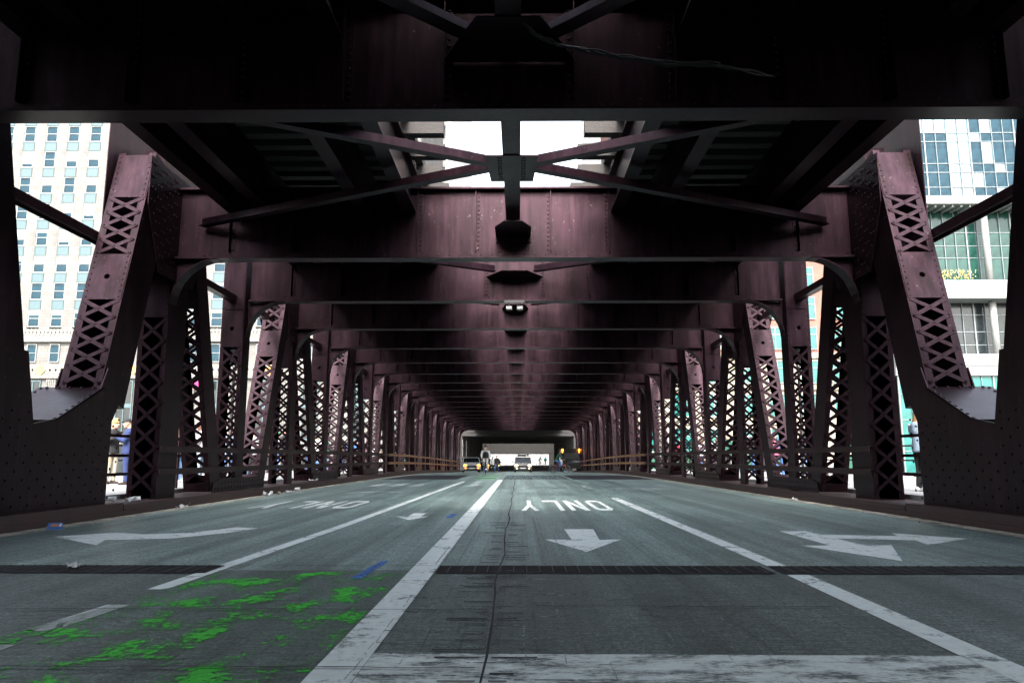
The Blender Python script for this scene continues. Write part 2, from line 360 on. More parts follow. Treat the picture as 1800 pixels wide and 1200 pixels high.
for sx in (-1, 1):
    m = MB()
    pbox(m, min(sx * 7.72, sx * 12.8), max(sx * 7.72, sx * 12.8), -6, 93, -.1, .28)
    struct(m.build('sidewalk', 'walk'))
    k = struct(bpy.data.objects.new('kerb', None)); COL.objects.link(k)
    ys = [-6, 13.0, 21.4, 29.8, 38.2, 46.6, 55, 63.4, 71.8, 80.2, 91]
    for a, c in zip(ys[:-1], ys[1:]):
        m = MB(); pbox(m, min(sx * 6.72, sx * 7.70), max(sx * 6.72, sx * 7.70), a + .012, c - .012, -.1, .225 if a < 12 else .19)
        m.build('kerb_plate', 'kerbsteel', k)
    m = MB(); pbox(m, min(sx * 6.70, sx * 6.719), max(sx * 6.70, sx * 6.719), -6, 91, .03, .09); m.build('kerb_lip', 'kerbsteel', k)
    m = MB()
    for i in range(70):
        y = 11.5 + i * .052; m.dome((sx * 6.80, y, .225 if y < 13 else .19), (0, 0, 1), .016)
    stuff(m.build('rivets', 'kerbsteel', k))
    g = strip(min(sx * 6.42, sx * 6.699), max(sx * 6.42, sx * 6.699), 4, 90, .0045).build('gutter_grit', 'sand', ROAD); stuff(g)

# road markings, each a painted sheet on the road
def sheet(name, pts, mt, dz=.004):
    m = MB(); m.add([(x, y, zr(y) + dz) for x, y in pts], [tuple(range(len(pts)))])
    o = m.build(name, mt, ROAD)
    if o.data.polygons[0].normal.z < 0: o.data.flip_normals()
    return o
def line(name, pts, w, mt, dz=.004):
    for i in range(1): pass
    m = MB(); vs = []; fs = []
    P = []
    for (xa, ya), (xb, yb) in zip(pts[:-1], pts[1:]):
        n = max(1, int((yb - ya) / 2)); P += [(xa + (xb - xa) * i / n, ya + (yb - ya) * i / n) for i in range(n)]
    P.append(pts[-1])
    for x, y in P: vs += [(x - w / 2, y, zr(y) + dz), (x + w / 2, y, zr(y) + dz)]
    fs = [(2 * i, 2 * i + 1, 2 * i + 3, 2 * i + 2) for i in range(len(P) - 1)]
    return m.add(vs, fs).build(name, mt, ROAD)
line('lane_line', [(-.76, 2.5), (-.75, 6), (-.72, 33.4)], .225, 'white')
line('lane_line', [(-2.66, 5.85), (-2.48, 11), (-2.18, 31.5)], .15, 'white')
line('lane_line', [(-2.69, 4.48), (-2.63, 5.25)], .16, 'white')
line('lane_line', [(-2.7, 3.3), (-2.68, 4.16)], .16, 'white')
line('lane_line', [(2.42, 2.6), (2.5, 6.59)], .19, 'white'); line('lane_line', [(2.5, 7.12), (2.46, 18.6)], .18, 'white')
line('lane_line', [(2.4, 24), (2.38, 26.5)], .16, 'faint')
line('lane_line', [(-5.2, 25), (-3.2, 25.3)], 1.2, 'faint') if False else None
sheet('stop_bar', [(-.64, 2.6), (2.32, 2.6), (2.36, 3.98), (-.64, 4.0)], 'bar')
for a in ((-.34, .5), (2.86, .5)):
    pass
sheet('lane_arrow', [(.83, 8.14), (1.36, 9.35), (1.09, 9.3), (1.15, 10.65), (.74, 10.65), (.755, 9.3), (.42, 9.35)], 'white')
sheet('turn_arrow', [(-5.79, 9.6), (-4.73, 8.68), (-4.93, 9.22), (-4.19, 9.41), (-3.79, 10.05), (-3.6, 10.73), (-3.96, 10.9), (-4.27, 10.12), (-4.78, 9.9), (-5.28, 10.12)], 'white')
sheet('lane_arrow', [(3.83, 7.45), (4.38, 8.78), (4.07, 8.72), (4.01, 10.4), (3.66, 10.4), (3.66, 8.75), (3.32, 8.74)], 'white')
sheet('turn_arrow', [(5.66, 9.47), (4.81, 8.8), (4.92, 9.28), (4.03, 9.5), (4.02, 9.95), (4.95, 9.78), (5.06, 10.15)], 'white')
sheet('bike_arrow', [(-1.66, 12.15), (-1.42, 12.9), (-1.56, 12.85), (-1.56, 13.6), (-1.78, 13.6), (-1.78, 12.85), (-2.0, 12.9)], 'white')
sheet('bike_arrow', [(-1.55, 26.6), (-1.25, 28), (-1.45, 28), (-1.45, 30), (-1.65, 30), (-1.65, 28), (-1.85, 28)], 'faint')
# ONLY, read from the far side: letters are drawn on a 4 x 6 cell then turned half round
GL = {'O': [[(0, 0), (4, 0), (4, 6), (0, 6)], [(1, 1), (3, 1), (3, 5), (1, 5)]],
      'N': [[(0, 0), (1, 0), (1, 4), (3, 0), (4, 0), (4, 6), (3, 6), (3, 2.1), (1, 6), (0, 6)]],
      'L': [[(0, 0), (4, 0), (4, 1), (1, 1), (1, 6), (0, 6)]],
      'Y': [[(1.5, 0), (2.5, 0), (2.5, 3), (4, 6), (2.95, 6), (2, 4), (1.05, 6), (0, 6), (1.5, 3)]]}
def word(txt, xr, yn, w, h, mt):
    """xr: world x of the first letter's outer edge, yn: its foot; runs towards -x with tops towards the camera"""
    m = MB(); cw = w / (len(txt) * 4 + (len(txt) - 1) * 1.4)
    for i, ch in enumerate(txt):
        ox = i * 5.4 * cw
        def T(p): return (xr - ox - p[0] * cw, yn - p[1] * h / 6, .004)
        g = GL[ch]
        if ch == 'O':
            o, n = g[0], g[1]; k = .9
            o = [(k, 0), (4 - k, 0), (4, k), (4, 6 - k), (4 - k, 6), (k, 6), (0, 6 - k), (0, k)]
            n = [(k + .3, 1), (4 - k - .3, 1), (3, 1.3), (3, 4.7), (4 - k - .3, 5), (k + .3, 5), (1, 4.7), (1, 1.3)]
            vs = [T(p) for p in o + n]; m.add(vs, [(j, (j + 1) % 8, 8 + (j + 1) % 8, 8 + j) for j in range(8)])
        else: m.add([T(p) for p in g[0]], [tuple(range(len(g[0])))])
    return m.build('lettering', mt, ROAD)
word('ONLY', 1.95, 17.6, 1.8, 3.3, 'white'); word('ONLY', -3.25, 17.3, 2.05, 2.4, 'white')
sheet('green_paint', [(-2.95, 3.2), (-.88, 3.2), (-.88, 6.8), (-2.5, 6.6)], 'green', .004)
sheet('green_paint', [(-2.0, 35.5), (-1.0, 35.5), (-1.0, 44), (-2.0, 44)], paint('far_green_paint', (.05, .22, .06), .36, 4, .1), .004)
sheet('blue_mark', [(-1.30, 6.35), (-1.2, 6.35), (-1.15, 7.4), (-1.23, 7.4)], 'blue', .0065)
sheet('blue_mark', [(-1.12, 12.6), (-1.0, 12.6), (-.98, 13.4), (-1.08, 13.4)], 'blue', .0065)
for (xa, xb, ya) in ((-6.4, -3.2, 21.5), (2.9, 6.2, 24)):
    sheet('lane_line', [(xa, ya), (xb, ya), (xb, ya + .35), (xa, ya + .35)], 'faint')
for s_ in range(3): sheet('lettering', [(-5.2 + s_ * .7, 26), (-4.7 + s_ * .7, 26), (-4.8 + s_ * .7, 29), (-5.1 + s_ * .7, 29)], 'faint')
# joints, seams, open grating
for xa, xb in ((-6.69, -2.62), (-.62, 2.33), (2.4, 6.69)):
    g = sheet('joint_grate', [(xa, 6.64), (xb, 6.64), (xb, 7.08), (xa, 7.08)], 'grate', .0065)
    m = MB(); x = xa + .1
    while x < xb - .05:
        m.box(x, x + .006, 6.645, 7.075, .0066, .016); x += .116
    for j in range(9): m.box(xa, xb, 6.66 + j * .05, 6.666 + j * .05, .0066, .012)
    stuff(m.build('grate_bars', 'trackiron', g))
m = MB(); vs = []; 
ys = [3 + i * .45 for i in range(70)]
for y in ys:
    x = -.06 + .018 * math.sin(y * 1.7) + random.uniform(-.012, .012); w = .005 + random.uniform(0, .005)
    vs += [(x - w, y, .0135), (x + w, y, .0135)]
m.add(vs, [(2 * i, 2 * i + 1, 2 * i + 3, 2 * i + 2) for i in range(len(ys) - 1)]).build('seam', 'seam', ROAD)
for (xa, xb, y) in ((-2.6, -.6, 7.07), (-5.5, -.1, 5.08), (-3, -.1, 3.72), (.2, 2.2, 5.2)):
    m = MB(); vs = []; n = 26
    for i in range(n + 1):
        x = xa + (xb - xa) * i / n; yy = y + random.uniform(-.012, .012); w = random.uniform(.003, .009)
        vs += [(x, yy - w, .0125), (x, yy + w, .0125)]
    m.add(vs, [(2 * i, 2 * i + 2, 2 * i + 3, 2 * i + 1) for i in range(n)]).build('seam', 'seam', ROAD)
m = MB()
for i in range(46):
    y = 3.1 + i * .19 + random.uniform(-.05, .05)
    for sgn in (-1, 1):
        if random.random() < .7:
            L_ = random.uniform(.08, .26); o = -.06 + sgn * .03
            m.box(min(o, o + sgn * L_), max(o, o + sgn * L_), y, y + random.uniform(.008, .03), .0082, .0095)
stuff(m.build('cracks', 'seam', ROAD))
WIRE = paint('rubbed_grid_steel', (.28, .33, .34), .51, 9, .07, rough=.4)
m = MB()
for i in range(-3, 8):
    x = -.06 + i * .205
    y0 = 3.3 + random.uniform(0, .6); y1 = random.uniform(4.6, 6.5)
    yy = y0
    while yy < y1:
        l_ = random.uniform(.12, .5); j_ = random.uniform(-.012, .012); w_ = random.uniform(.0018, .0042)
        if random.random() < .62: m.add([(x + j_ - w_, yy, .0095), (x + j_ + w_, yy, .0095), (x + j_ * .4 + w_, yy + l_, .0095), (x + j_ * .4 - w_, yy + l_, .0095)], [(0, 1, 2, 3)])
        yy += l_
    if abs(i) < 4: m.box(x - .003, x + .003, 7.2, random.uniform(8, 13), .0046, .0098)
for j in range(44):
    y = 3.2 + j * .085 + random.uniform(-.03, .03); xa = random.uniform(-.8, .3); xb = xa + random.uniform(.1, .5); m.box(xa, xb, y, y + .003, .0046, .0088)
stuff(m.build('exposed_grid', WIRE, ROAD))
for xa, xb in ((-6.2, -2.75), (2.6, 6.4), (-.6, 2.45)):
    g = strip(xa, xb, 34.5, 44, .0045).build('open_grating', 'grate' if abs(xa) > 1 else paint('blue_grey_grating', (.03, .045, .06), .5, 3, .08, stretch=(4, .3, 1)), ROAD)
# ------------------------------------------------------------------ the steel bridge
BR = thing('steel_bridge', 'dark maroon double-deck steel truss bridge spanning the whole street, with riveted lattice posts and beams', 'bridge')
FY = [14.75 + 4.2 * k for k in range(19)]
XI = 6.95
def hole_plate(m, c, u, v, n, hu, hv, r, t):
    """rectangular plate with a round hole: half sizes hu, hv along u, v; thickness t along n"""
    c = Vector(c); u = Vector(u); v = Vector(v); n = Vector(n)
    A = [(1, 0), (1, 1), (0, 1), (-1, 1), (-1, 0), (-1, -1), (0, -1), (1, -1)]
    o = [c + u * hu * a + v * hv * b_ for a, b_ in A]
    i = [c + (u * math.cos(math.pi * k / 4) + v * math.sin(math.pi * k / 4)) * r for k in range(8)]
    vs = [p - n * t / 2 for p in o] + [p - n * t / 2 for p in i] + [p + n * t / 2 for p in o] + [p + n * t / 2 for p in i]
    fs = []
    for k in range(8):
        j = (k + 1) % 8
        fs += [(k, 8 + k, 8 + j, j), (16 + k, 16 + j, 24 + j, 24 + k), (k, j, 16 + j, 16 + k), (8 + k, 24 + k, 24 + j, 8 + j)]
    if u.cross(v).dot(n) < 0: fs = [tuple(reversed(f)) for f in fs]
    return m.add(vs, fs)
_bars = {}
def lacing_mesh(L, w):
    k = (round(L, 3), w)
    if k not in _bars:
        m = MB(); r = w * .5
        m.prism([(-L / 2 - r, -w * .32, -.0055), (-L / 2 - r * .6, -w / 2, -.0055), (L / 2 + r * .6, -w / 2, -.0055), (L / 2 + r, -w * .32, -.0055), (L / 2 + r, w * .32, -.0055), (L / 2 + r * .6, w / 2, -.0055), (-L / 2 - r * .6, w / 2, -.0055), (-L / 2 - r, w * .32, -.0055)], (0, 0, .011))
        _bars[k] = m.mesh('lacing_bar', 'steel_b')
    return _bars[k]
def member(kind, sx, p0, p1, D, Wd, dz, segs, single=True, back='lace', flange=.115, bw=.068, mt='steel_b', side_mt='steel', battens=(), rivets=True, pitch=.36, xi=XI):
    a = Vector((0, p1[0] - p0[0], p1[1] - p0[1])); L = a.length; a.normalize()
    n = Vector((0, -a.z, a.y)); e = Vector((sx, 0, 0)); base = Vector((0, p0[0], p0[1] + dz))
    def P(x, s, h): return base + e * (xi + x) + a * s + n * h
    m = MB()
    for x in (.012, Wd - .012): m.obox(P(x, L / 2, 0), e * .012, a * L / 2, n * D / 2)
    if back == 'plate': m.obox(P(Wd / 2, L / 2, -D / 2 + .05), e * (Wd / 2 - .03), a * L / 2, n * .01)
    o = m.build(kind, side_mt, BR)
    m = MB()
    for sg in (1, -1):
        for x in (flange / 2, Wd - flange / 2): m.obox(P(x, L / 2, sg * (D / 2 + .008)), e * flange / 2, a * L / 2, n * .0075)
    m.build('flange_angle', mt, o)
    xl, xr = flange * .55, Wd - flange * .55
    rv = MB(); lac = MB()
    for sg in ((1, -1) if back == 'lace' else (1,)):
        for (s0, s1) in segs:
            k = max(1, int(round((s1 - s0) / pitch))); ps = (s1 - s0) / k
            for i in range(k):
                for q in (0, 1):
                    A = P(xl if q else xr, s0 + i * ps, 0); B = P(xr if q else xl, s0 + (i + 1) * ps, 0)
                    h = sg * (D / 2 + .0225 + (.0125 if q else 0))
                    d = (B - A); Lb = d.length; d.normalize(); w = n * sg; y = w.cross(d)
                    if single and sg == 1:
                        mx = Matrix((( d.x, y.x, w.x, 0), (d.y, y.y, w.y, 0), (d.z, y.z, w.z, 0), (0, 0, 0, 1))); mx.translation = (A + B) / 2 + n * h
                        inst('lacing_bar', lacing_mesh(Lb, bw), mx, o)
                    else: lac.obox((A + B) / 2 + n * h, d * (Lb / 2 + bw * .4), y * bw / 2, w * .0055)
                if rivets and sg == 1:
                    for x in (xl, xr): rv.dome(P(x, s0 + i * ps, D / 2 + .041), n, .021)
                    rv.dome(P(Wd / 2, s0 + (i + .5) * ps, D / 2 + .041), n, .019)
    for (s0, s1, hole) in battens:
        for sg in ((1, -1) if back == 'lace' else (1,)):
            bm_ = MB()
            if hole: hole_plate(bm_, P(Wd / 2, (s0 + s1) / 2, sg * (D / 2 + .022)), e, a, n, Wd / 2 - .015, (s1 - s0) / 2, .055, .012)
            else: bm_.obox(P(Wd / 2, (s0 + s1) / 2, sg * (D / 2 + .022)), e * (Wd / 2 - .015), a * (s1 - s0) / 2, n * .006)
            bm_.build('batten_plate', mt if kind == 'diagonal' else side_mt, o)
        if rivets:
            kk = max(2, int((s1 - s0) / .13))
            for i in range(kk + 1):
                for x in (flange * .5, Wd - flange * .5): rv.dome(P(x, s0 + .05 + (s1 - s0 - .1) * i / kk, D / 2 + .028), n, .02)
    if lac.v: stuff(lac.build('lacing', mt, o))
    if rivets:
        # rivet rows down the side that faces the road
        k = int(L / .22)
        for i in range(k):
            for h in (-D / 2 + .07, D / 2 - .07): rv.dome(P(-.0005, (i + .5) * L / k, h), -e, .015)
        stuff(rv.build('rivets', mt, o))
    return o
for sx in (-1, 1):
    # the V of diagonals at the near node
    ll = math.hypot(1.02, 3.84)
    member('diagonal', sx, (12.36 + .41, 1.95), (13.43 + .41 + .18, 6.75), .80, .72, 0, [(.2, 1.74), (2.72, 3.9)], back='plate', flange=.13, bw=.07, battens=[(1.77, 2.69, True), (3.93, 4.9, False)], pitch=.3)
    member('diagonal', sx, (10.65 - .45, 1.4), (9.5 - .45, 6.0), .88, .72, 0, [(.3, 4.5)], single=False, back='plate', flange=.15)
    for k, y in enumerate(FY):
        dz = zr(y); near = k < 3
        D = .78 if k == 0 else .46
        yp = y + .3 if k == 0 else y
        member('post', sx, (yp, .192), (yp, 6.4), D, .58, dz, [(.16, 3.55)], single=near, back='plate' if k == 0 else 'lace', rivets=k < 6, flange=.10, mt='steel' if k == 0 else 'steel_b', battens=[(3.6, 4.55, k > 0), (4.57, 6.2, False)] if k < 12 else [(3.6, 6.2, False)], pitch=.425 if k < 4 else .48, xi=XI + .03)
        top = (k % 2 == 0)
        if k < len(FY) - 1:
            y2 = FY[k + 1]; dz2 = (dz + zr(y2)) / 2
            if top: p0, p1 = (y2 - 1.5, .3), (y + .95, 5.9)
            else: p0, p1 = (y + 1.5, .3), (y2 - .85, 5.9)
            LL = math.hypot(p1[0] - p0[0], 5.6)
            if not top: bat = [(3.7, 4.55, True), (0.0, .16, False)]; sg = [(.2, 3.66), (4.6, LL - .2)]
            else: bat = [(4.2, LL, False), (0, .2, False)]; sg = [(.25, 4.15)]
            member('diagonal', sx, p0, p1, .52, .62, dz2, sg, single=k < 2, rivets=k < 7, battens=bat, pitch=.36 if k < 6 else .46, back='lace' if k < 6 else ('plate'))
    # gusset plates
    def gusset(poly, x, dz=0, t=.02, rv=None, mt='steel'):
        m = MB(); m.prism([(sx * x, y, z + dz) for y, z in poly], (sx * t, 0, 0)); g = m.build('gusset_plate', mt, BR)
        if rv:
            q = MB()
            for (y, z) in rv: q.dome((sx * (x - .0005), y, z + dz), (-sx, 0, 0), .024)
            stuff(q.build('rivets', mt, g))
        return g
    rvn = []
    for i in range(24):
        for j in range(12):
            y = 9.0 + i * .172; z = .32 + j * .12
            if (i + j) % 2 == 0 and not (10.6 < y < 11.9 and z > 1.1): rvn.append((y, z))
    near_poly = [(5.8, .19), (12.74, .19), (12.74, 1.6), (13.28, 2.5), (12.50, 2.5), (12.33, 2.135), (11.22, 1.585), (10.68, 1.48), (10.42, 2.5), (9.4, 2.5), (8.6, 1.6), (5.8, 1.5)]
    gusset(near_poly, 6.905, rv=rvn); gusset([(y, z - .09 if 11 < y < 12.4 else z) for y, z in near_poly], 7.70)
    # sloping cover plate between the two gussets
    m = MB(); pl = [(11.18, 1.548), (12.42, 2.155)]
    d = Vector((0, pl[1][0] - pl[0][0], pl[1][1] - pl[0][1])); n = Vector((0, -d.z, d.y)).normalized(); c = Vector((sx * 7.46, (pl[0][0] + pl[1][0]) / 2, (pl[0][1] + pl[1][1]) / 2))
    m.obox(c, (.555, 0, 0), d / 2, n * .012); cp = m.build('cover_plate', 'steel_b', BR)
    m = MB()
    for i in range(9):
        t = .04 + i * .115; p = Vector((0, pl[0][0], pl[0][1])) + d * t + n * .012
        for x in (6.945, 7.95): m.dome((sx * x, p.y, p.z), n, .03)
    for i in range(5): m.dome((sx * (7.05 + i * .2), pl[1][0] - .05, pl[1][1] + .0), n, .03)
    stuff(m.build('rivets', 'steel', cp))
    for k, y in enumerate(FY):
        dz = zr(y)
        if k % 2 == 0:
            h = 1.35 if k == 0 else 1.2
            poly = [(y - h, 6.72), (y + h, 6.72), (y + h, 5.75), (y + .75, 4.55), (y - .75, 4.55), (y - h, 5.75)]
            rv = []
            if k == 0:
                for i in range(22):
                    for j in range(17):
                        yy = y - 1.25 + i * .118; zz = 4.65 + j * .122
                        if (i // 2 + j) % 2 == 0 and abs(yy - y) < (1.28 if zz > 5.75 else .7 + (zz - 4.55) * .45) and not (abs(yy - y) < .12): rv.append((yy, zz))
            elif k == 2:
                rv = [(y - .9 + i * .2, 5.0 + j * .2) for i in range(10) for j in range(8) if abs(i - 4.5) > 1]
            gusset(poly, 6.915, dz, rv=rv, mt='steel_b')
            zt = 7.7 if k == 0 else 6.72
            gusset([(y - h - .1, zt), (y + h, zt), (y + h, 5.75), (y + .75, 4.55), (y - .75, 4.55), (y - h - .1, 5.2)], 7.70, dz)
        else:
            gusset([(y - 1.75, .2), (y + 1.75, .2), (y + 1.7, .42), (y + 1.2, .5), (y - 1.2, .5), (y - 1.7, .42)], 6.92, dz, rv=[(y - 1.6 + i * .2, .28 + j * .12) for i in range(17) for j in range(2)] if k < 6 else None)
        # level strut between the diagonals of each V
        if k % 2 == 1:
            m = MB(); m.box(min(sx * 7.2, sx * 7.4), max(sx * 7.2, sx * 7.4), y - 2.3, y + 2.3, 4.97 + dz, 5.14 + dz); m.build('strut', 'steel', BR)
    m = MB(); m.box(min(sx * 7.69, sx * 7.86), max(sx * 7.69, sx * 7.86), 9.0, 13.45, 4.96, 5.13); m.box(min(sx * 7.76, sx * 7.78), max(sx * 7.76, sx * 7.78), 9.0, 13.4, 4.90, 4.959)
    m.build('strut', 'steel', BR)
    m = MB(); pbox(m, min(sx * 7.12, sx * 7.52), max(sx * 7.12, sx * 7.52), 14.3, 91, 6.74, 7.2); m.build('top_chord', 'steel', BR)
# floor beams of the upper deck
STX = (.72, 1.92, 3.2, 4.5, 5.8)
def cross_beam(y, dz, k):
    m = MB(); m.box(-6.93, 6.93, y - .011, y + .011, 5.047 + dz, 6.47 + dz); o = m.build('cross_beam', 'steel', BR)
    f = MB(); f.box(-7.6 if k < 0 else -6.93, 7.6 if k < 0 else 6.93, y - .165, y + .165, 5.0 + dz, 5.045 + dz); f.build('bottom_flange', 'steel_b' if k > 1 else 'steel', o)
    f = MB(); f.box(-6.93, 6.93, y - .165, y + .165, 6.472 + dz, 6.51 + dz); f.build('top_flange', 'steel', o)
    for sg in (-1, 1):
        f = MB(); f.box(-6.9, 6.9, min(y + sg * .012, y + sg * .03), max(y + sg * .012, y + sg * .03), 5.047 + dz, 5.16 + dz); f.build('flange_angle', 'steel', o)
    rv = MB()
    for x in STX:
        for sg in (-1, 1):
            s = MB(); X = sg * x
            a0, a1 = sorted((X - sg * .045, X + sg * .045)); b0, b1 = sorted((X + sg * .046, X + sg * .060))
            s.box(a0, a1, y - .027, y - .0115, 5.165 + dz, 6.468 + dz); s.box(b0, b1, y - .105, y - .0116, 5.166 + dz, 6.467 + dz)
            s.build('stiffener', 'steel', o)
            if k < 6:
                nn = 14 if k < 3 else 10
                for i in range(nn): rv.dome((X, y - .0272, 5.21 + dz + i * 1.22 / (nn - 1)), (0, -1, 0), .026 if k < 2 else .024)
    if k < 2:
        for i in range(60): rv.dome((-6.6 + i * .22, y - .0302, 5.105 + dz), (0, -1, 0), .018)
    if rv.v: stuff(rv.build('rivets', 'steel', o))
    if k >= 0:
        for sx in (-1, 1):
            r = .92; cx, cz = XI - r, 5.0 - r; arc = [(cx + r * math.sin(t * math.pi / 16), cz + r * math.cos(t * math.pi / 16)) for t in range(9)]
            poly = [(XI + .02, 4.995), ] + [(a, c) for a, c in reversed(arc)]
            q = MB(); q.prism([(sx * a, y - .012, c + dz) for a, c in poly], (0, .024, 0)); kb = q.build('knee_bracket', 'steel', BR)
            q = MB()
            for (a0, c0), (a1, c1) in zip(arc[:-1], arc[1:]):
                q.bar((sx * a0, y, c0 + dz), (sx * a1, y, c1 + dz), .3, .018, up=(sx * (a0 + a1 - 2 * cx) + 1e-4, 0, c0 + c1 - 2 * cz))
            q.build('bracket_flange', 'steel_b', kb)
    return o
cross_beam(8.25, 0, -1); cross_beam(1.9, 0, 0.5)
for k, y in enumerate(FY): cross_beam(y, zr(y), k)
# stringers under the tracks and lateral bracing
for x in (2.15, 3.1, 5.1, 5.78):
    for sg in (-1, 1):
        X = sg * x; m = MB(); pbox(m, X - .012, X + .012, -10, 90.3, 6.04, 6.86); pbox(m, X - .13, X + .13, -10, 90.3, 6.0, 6.038); pbox(m, X - .13, X + .13, -10, 90.3, 6.862, 6.9); m.build('stringer', 'steel', BR)
def brace(p, q, w=.17):
    m = MB(); m.bar(p, q, w, .014); d = (Vector(q) - Vector(p)).normalized(); s = d.cross(Vector((0, 0, 1))) * (w * .5)
    up = Vector((0, 0, .085))
    m.bar(Vector(p) + up + s * .0, Vector(q) + up + s * .0, .014, .155); return m.build('lateral_brace', 'steel', BR)
def apex(x0, y0, y1, z, wn, wf, name='gusset_plate', mt='steel'):
    m = MB(); m.prism([(-wn, y0, z), (wn, y0, z), (wf, y1, z), (-wf, y1, z)], (0, 0, .016)); g = m.build(name, mt, BR)
    return g
ZB = 5.66
for sg in (-1, 1):
    brace((sg * .3, 11.45, ZB + .02), (sg * 6.4, 8.4, ZB + .02)); brace((sg * .3, 11.6, ZB + .02), (sg * 6.4, 14.6, ZB + .02))
    brace((sg * .45, 7.7, ZB + .02), (sg * 6.6, 2.1, ZB + .02), .2)
g = apex(0, 11.0, 12.1, ZB, .42, .36, mt='steel_b')
rv = MB()
for i in range(9):
    for x in (-.17, .17, -.21, .21): rv.dome((x, 11.1 + i * .11, ZB - .0005), (0, 0, -1), .02)
stuff(rv.build('rivets', 'steel', g))
apex(0, 7.3, 8.22, ZB, .35, .8)
for (y0, y1) in ((8.28, 14.6), (2.0, 8.2)):
    m = MB(); m.box(-.14, .14, y0, y1, ZB + .018, ZB + .035); m.box(-.012, .012, y0, y1, ZB + .036, ZB + .30); m.box(-.14, .14, y0, y1, ZB + .301, ZB + .318); m.build('centre_strut', 'steel_b', BR)
m = MB(); m.prism([(-.36, 14.72, ZB - .18), (.36, 14.72, ZB - .18), (.36, 14.1, ZB - .18), (.16, 13.7, ZB - .18), (-.16, 13.7, ZB - .18), (-.36, 14.1, ZB - .18)], (0, 0, .02)); m.box(-.36, .36, 14.69, 14.717, ZB - .30, ZB - .18); m.build('strut_seat', 'steel', BR)
for k in range(len(FY) - 1):
    y0, y1 = FY[k], FY[k + 1]; dz = (zr(y0) + zr(y1)) / 2
    for sg in (-1, 1): brace((sg * .5, y1 - .55, ZB + .02 + zr(y1)), (sg * 6.5, y0 + .2, ZB + .02 + zr(y0)))
    apex(0, y1 - .75, y1 - .02, ZB + zr(y1), .3, .75 if k == 0 else .42)
# guard rails along the posts
for sx in (-1, 1):
    side = 'white stone tower' if sx < 0 else 'glass tower'
    gr = thing('guard_rail', 'two-bar steel guard rail bolted to the bridge posts on the %s side' % side, 'guard rail', group='guard rails of the bridge')
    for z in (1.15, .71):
        for a, c, mt in ((14.4, 27.4, 'rail'), (27.4, 40, 'rail'), (40, 52, 'rail_golden'), (52, 66, 'rail_golden'), (66, 90, 'rail_golden')):
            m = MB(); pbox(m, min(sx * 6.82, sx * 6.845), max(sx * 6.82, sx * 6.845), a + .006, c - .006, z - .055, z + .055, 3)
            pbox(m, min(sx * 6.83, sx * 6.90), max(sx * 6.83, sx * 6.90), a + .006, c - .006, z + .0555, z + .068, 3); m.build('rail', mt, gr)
    for y in FY:
        for z in (1.15, .71):
            m = MB(); m.box(min(sx * 6.846, sx * 6.905), max(sx * 6.846, sx * 6.905), y - .06, y + .06, z - .05 + zr(y), z + .05 + zr(y)); m.build('bracket', 'rail', gr)
    fr = thing('pedestrian_railing', 'dark three-bar railing between truss and pavement on the %s side' % side, 'railing', group='railings beside the pavements')
    for z in (1.42, 1.03, .66):
        m = MB(); pbox(m, min(sx * 7.86, sx * 7.91), max(sx * 7.86, sx * 7.91), 8, 90, z - .03, z + .03); m.build('rail', 'rail', fr)
    for i in range(20):
        y = 9.2 + i * 4.2; m = MB(); m.box(min(sx * 7.92, sx * 7.98), max(sx * 7.92, sx * 7.98), y - .04, y + .04, .28 + zr(y), 1.46 + zr(y)); m.build('railing_post', 'rail', fr)
    fo = thing('pedestrian_railing', 'dark railing at the outer edge of the pavement on the %s side' % side, 'railing', group='railings beside the pavements')
    for z in (1.36, .9, .5):
        m = MB(); pbox(m, min(sx * 12.5, sx * 12.55), max(sx * 12.5, sx * 12.55), 4, 92, z - .025, z + .025); m.build('rail', 'rail', fo)
    for i in range(43):
        y = 5 + i * 2.05; m = MB(); m.box(min(sx * 12.56, sx * 12.6), max(sx * 12.56, sx * 12.6), y - .03, y + .03, .28 + zr(y), 1.38 + zr(y)); m.build('railing_post', 'rail', fo)
# elevated tracks
for sg in (-1, 1):
    side = 'white stone tower' if sg < 0 else 'glass tower'
    tr = thing('elevated_track', 'elevated railway track of dark timber ties overhead, on the %s side' % side, 'railway track', group='elevated railway tracks over the road')
    ml = MB(); ml.box(-2.55, 2.55, -.11, .11, -.125, .125); me_l = ml.mesh('timber_tie', 'timber')
    msq = MB(); msq.box(-1.82, 1.82, -.11, .11, -.125, .125); me_s = msq.mesh('timber_tie', 'timber')
    far = MB(); i = 0; y = -8.0
    while y < 90:
        lg = i % 2 == 0; z = 7.03 + zr(y); x0, x1 = (1.39, 6.5) if lg else (2.12, 5.8)
        if 7.5 < y < 30:
            jj = random.uniform(-.12, .12)
            o = link('timber_tie', me_l if lg else me_s, tr, (sg * (x0 + x1) / 2 + jj, y, z))
        else: far.box(min(sg * x0, sg * x1), max(sg * x0, sg * x1), y - .11, y + .11, z - .125, z + .125)
        i += 1; y += .525
    stuff(far.build('timber_ties', 'timber', tr))
    m = MB(); pbox(m, min(sg * 2.1, sg * 6.34), max(sg * 2.1, sg * 6.34), -9, 91, 7.162, 7.21); m.build('deck_cover', 'timber', tr)
    for x in (2.75, 4.19):
        m = MB(); pbox(m, sg * x - .035, sg * x + .035, -9, 91, 7.215, 7.37); m.build('running_rail', 'trackiron', tr)
    for x in (2.0, 6.44):
        m = MB(); pbox(m, sg * x - .08, sg * x + .08, -9, 91, 7.16, 7.32); m.build('guard_timber', 'timber', tr)
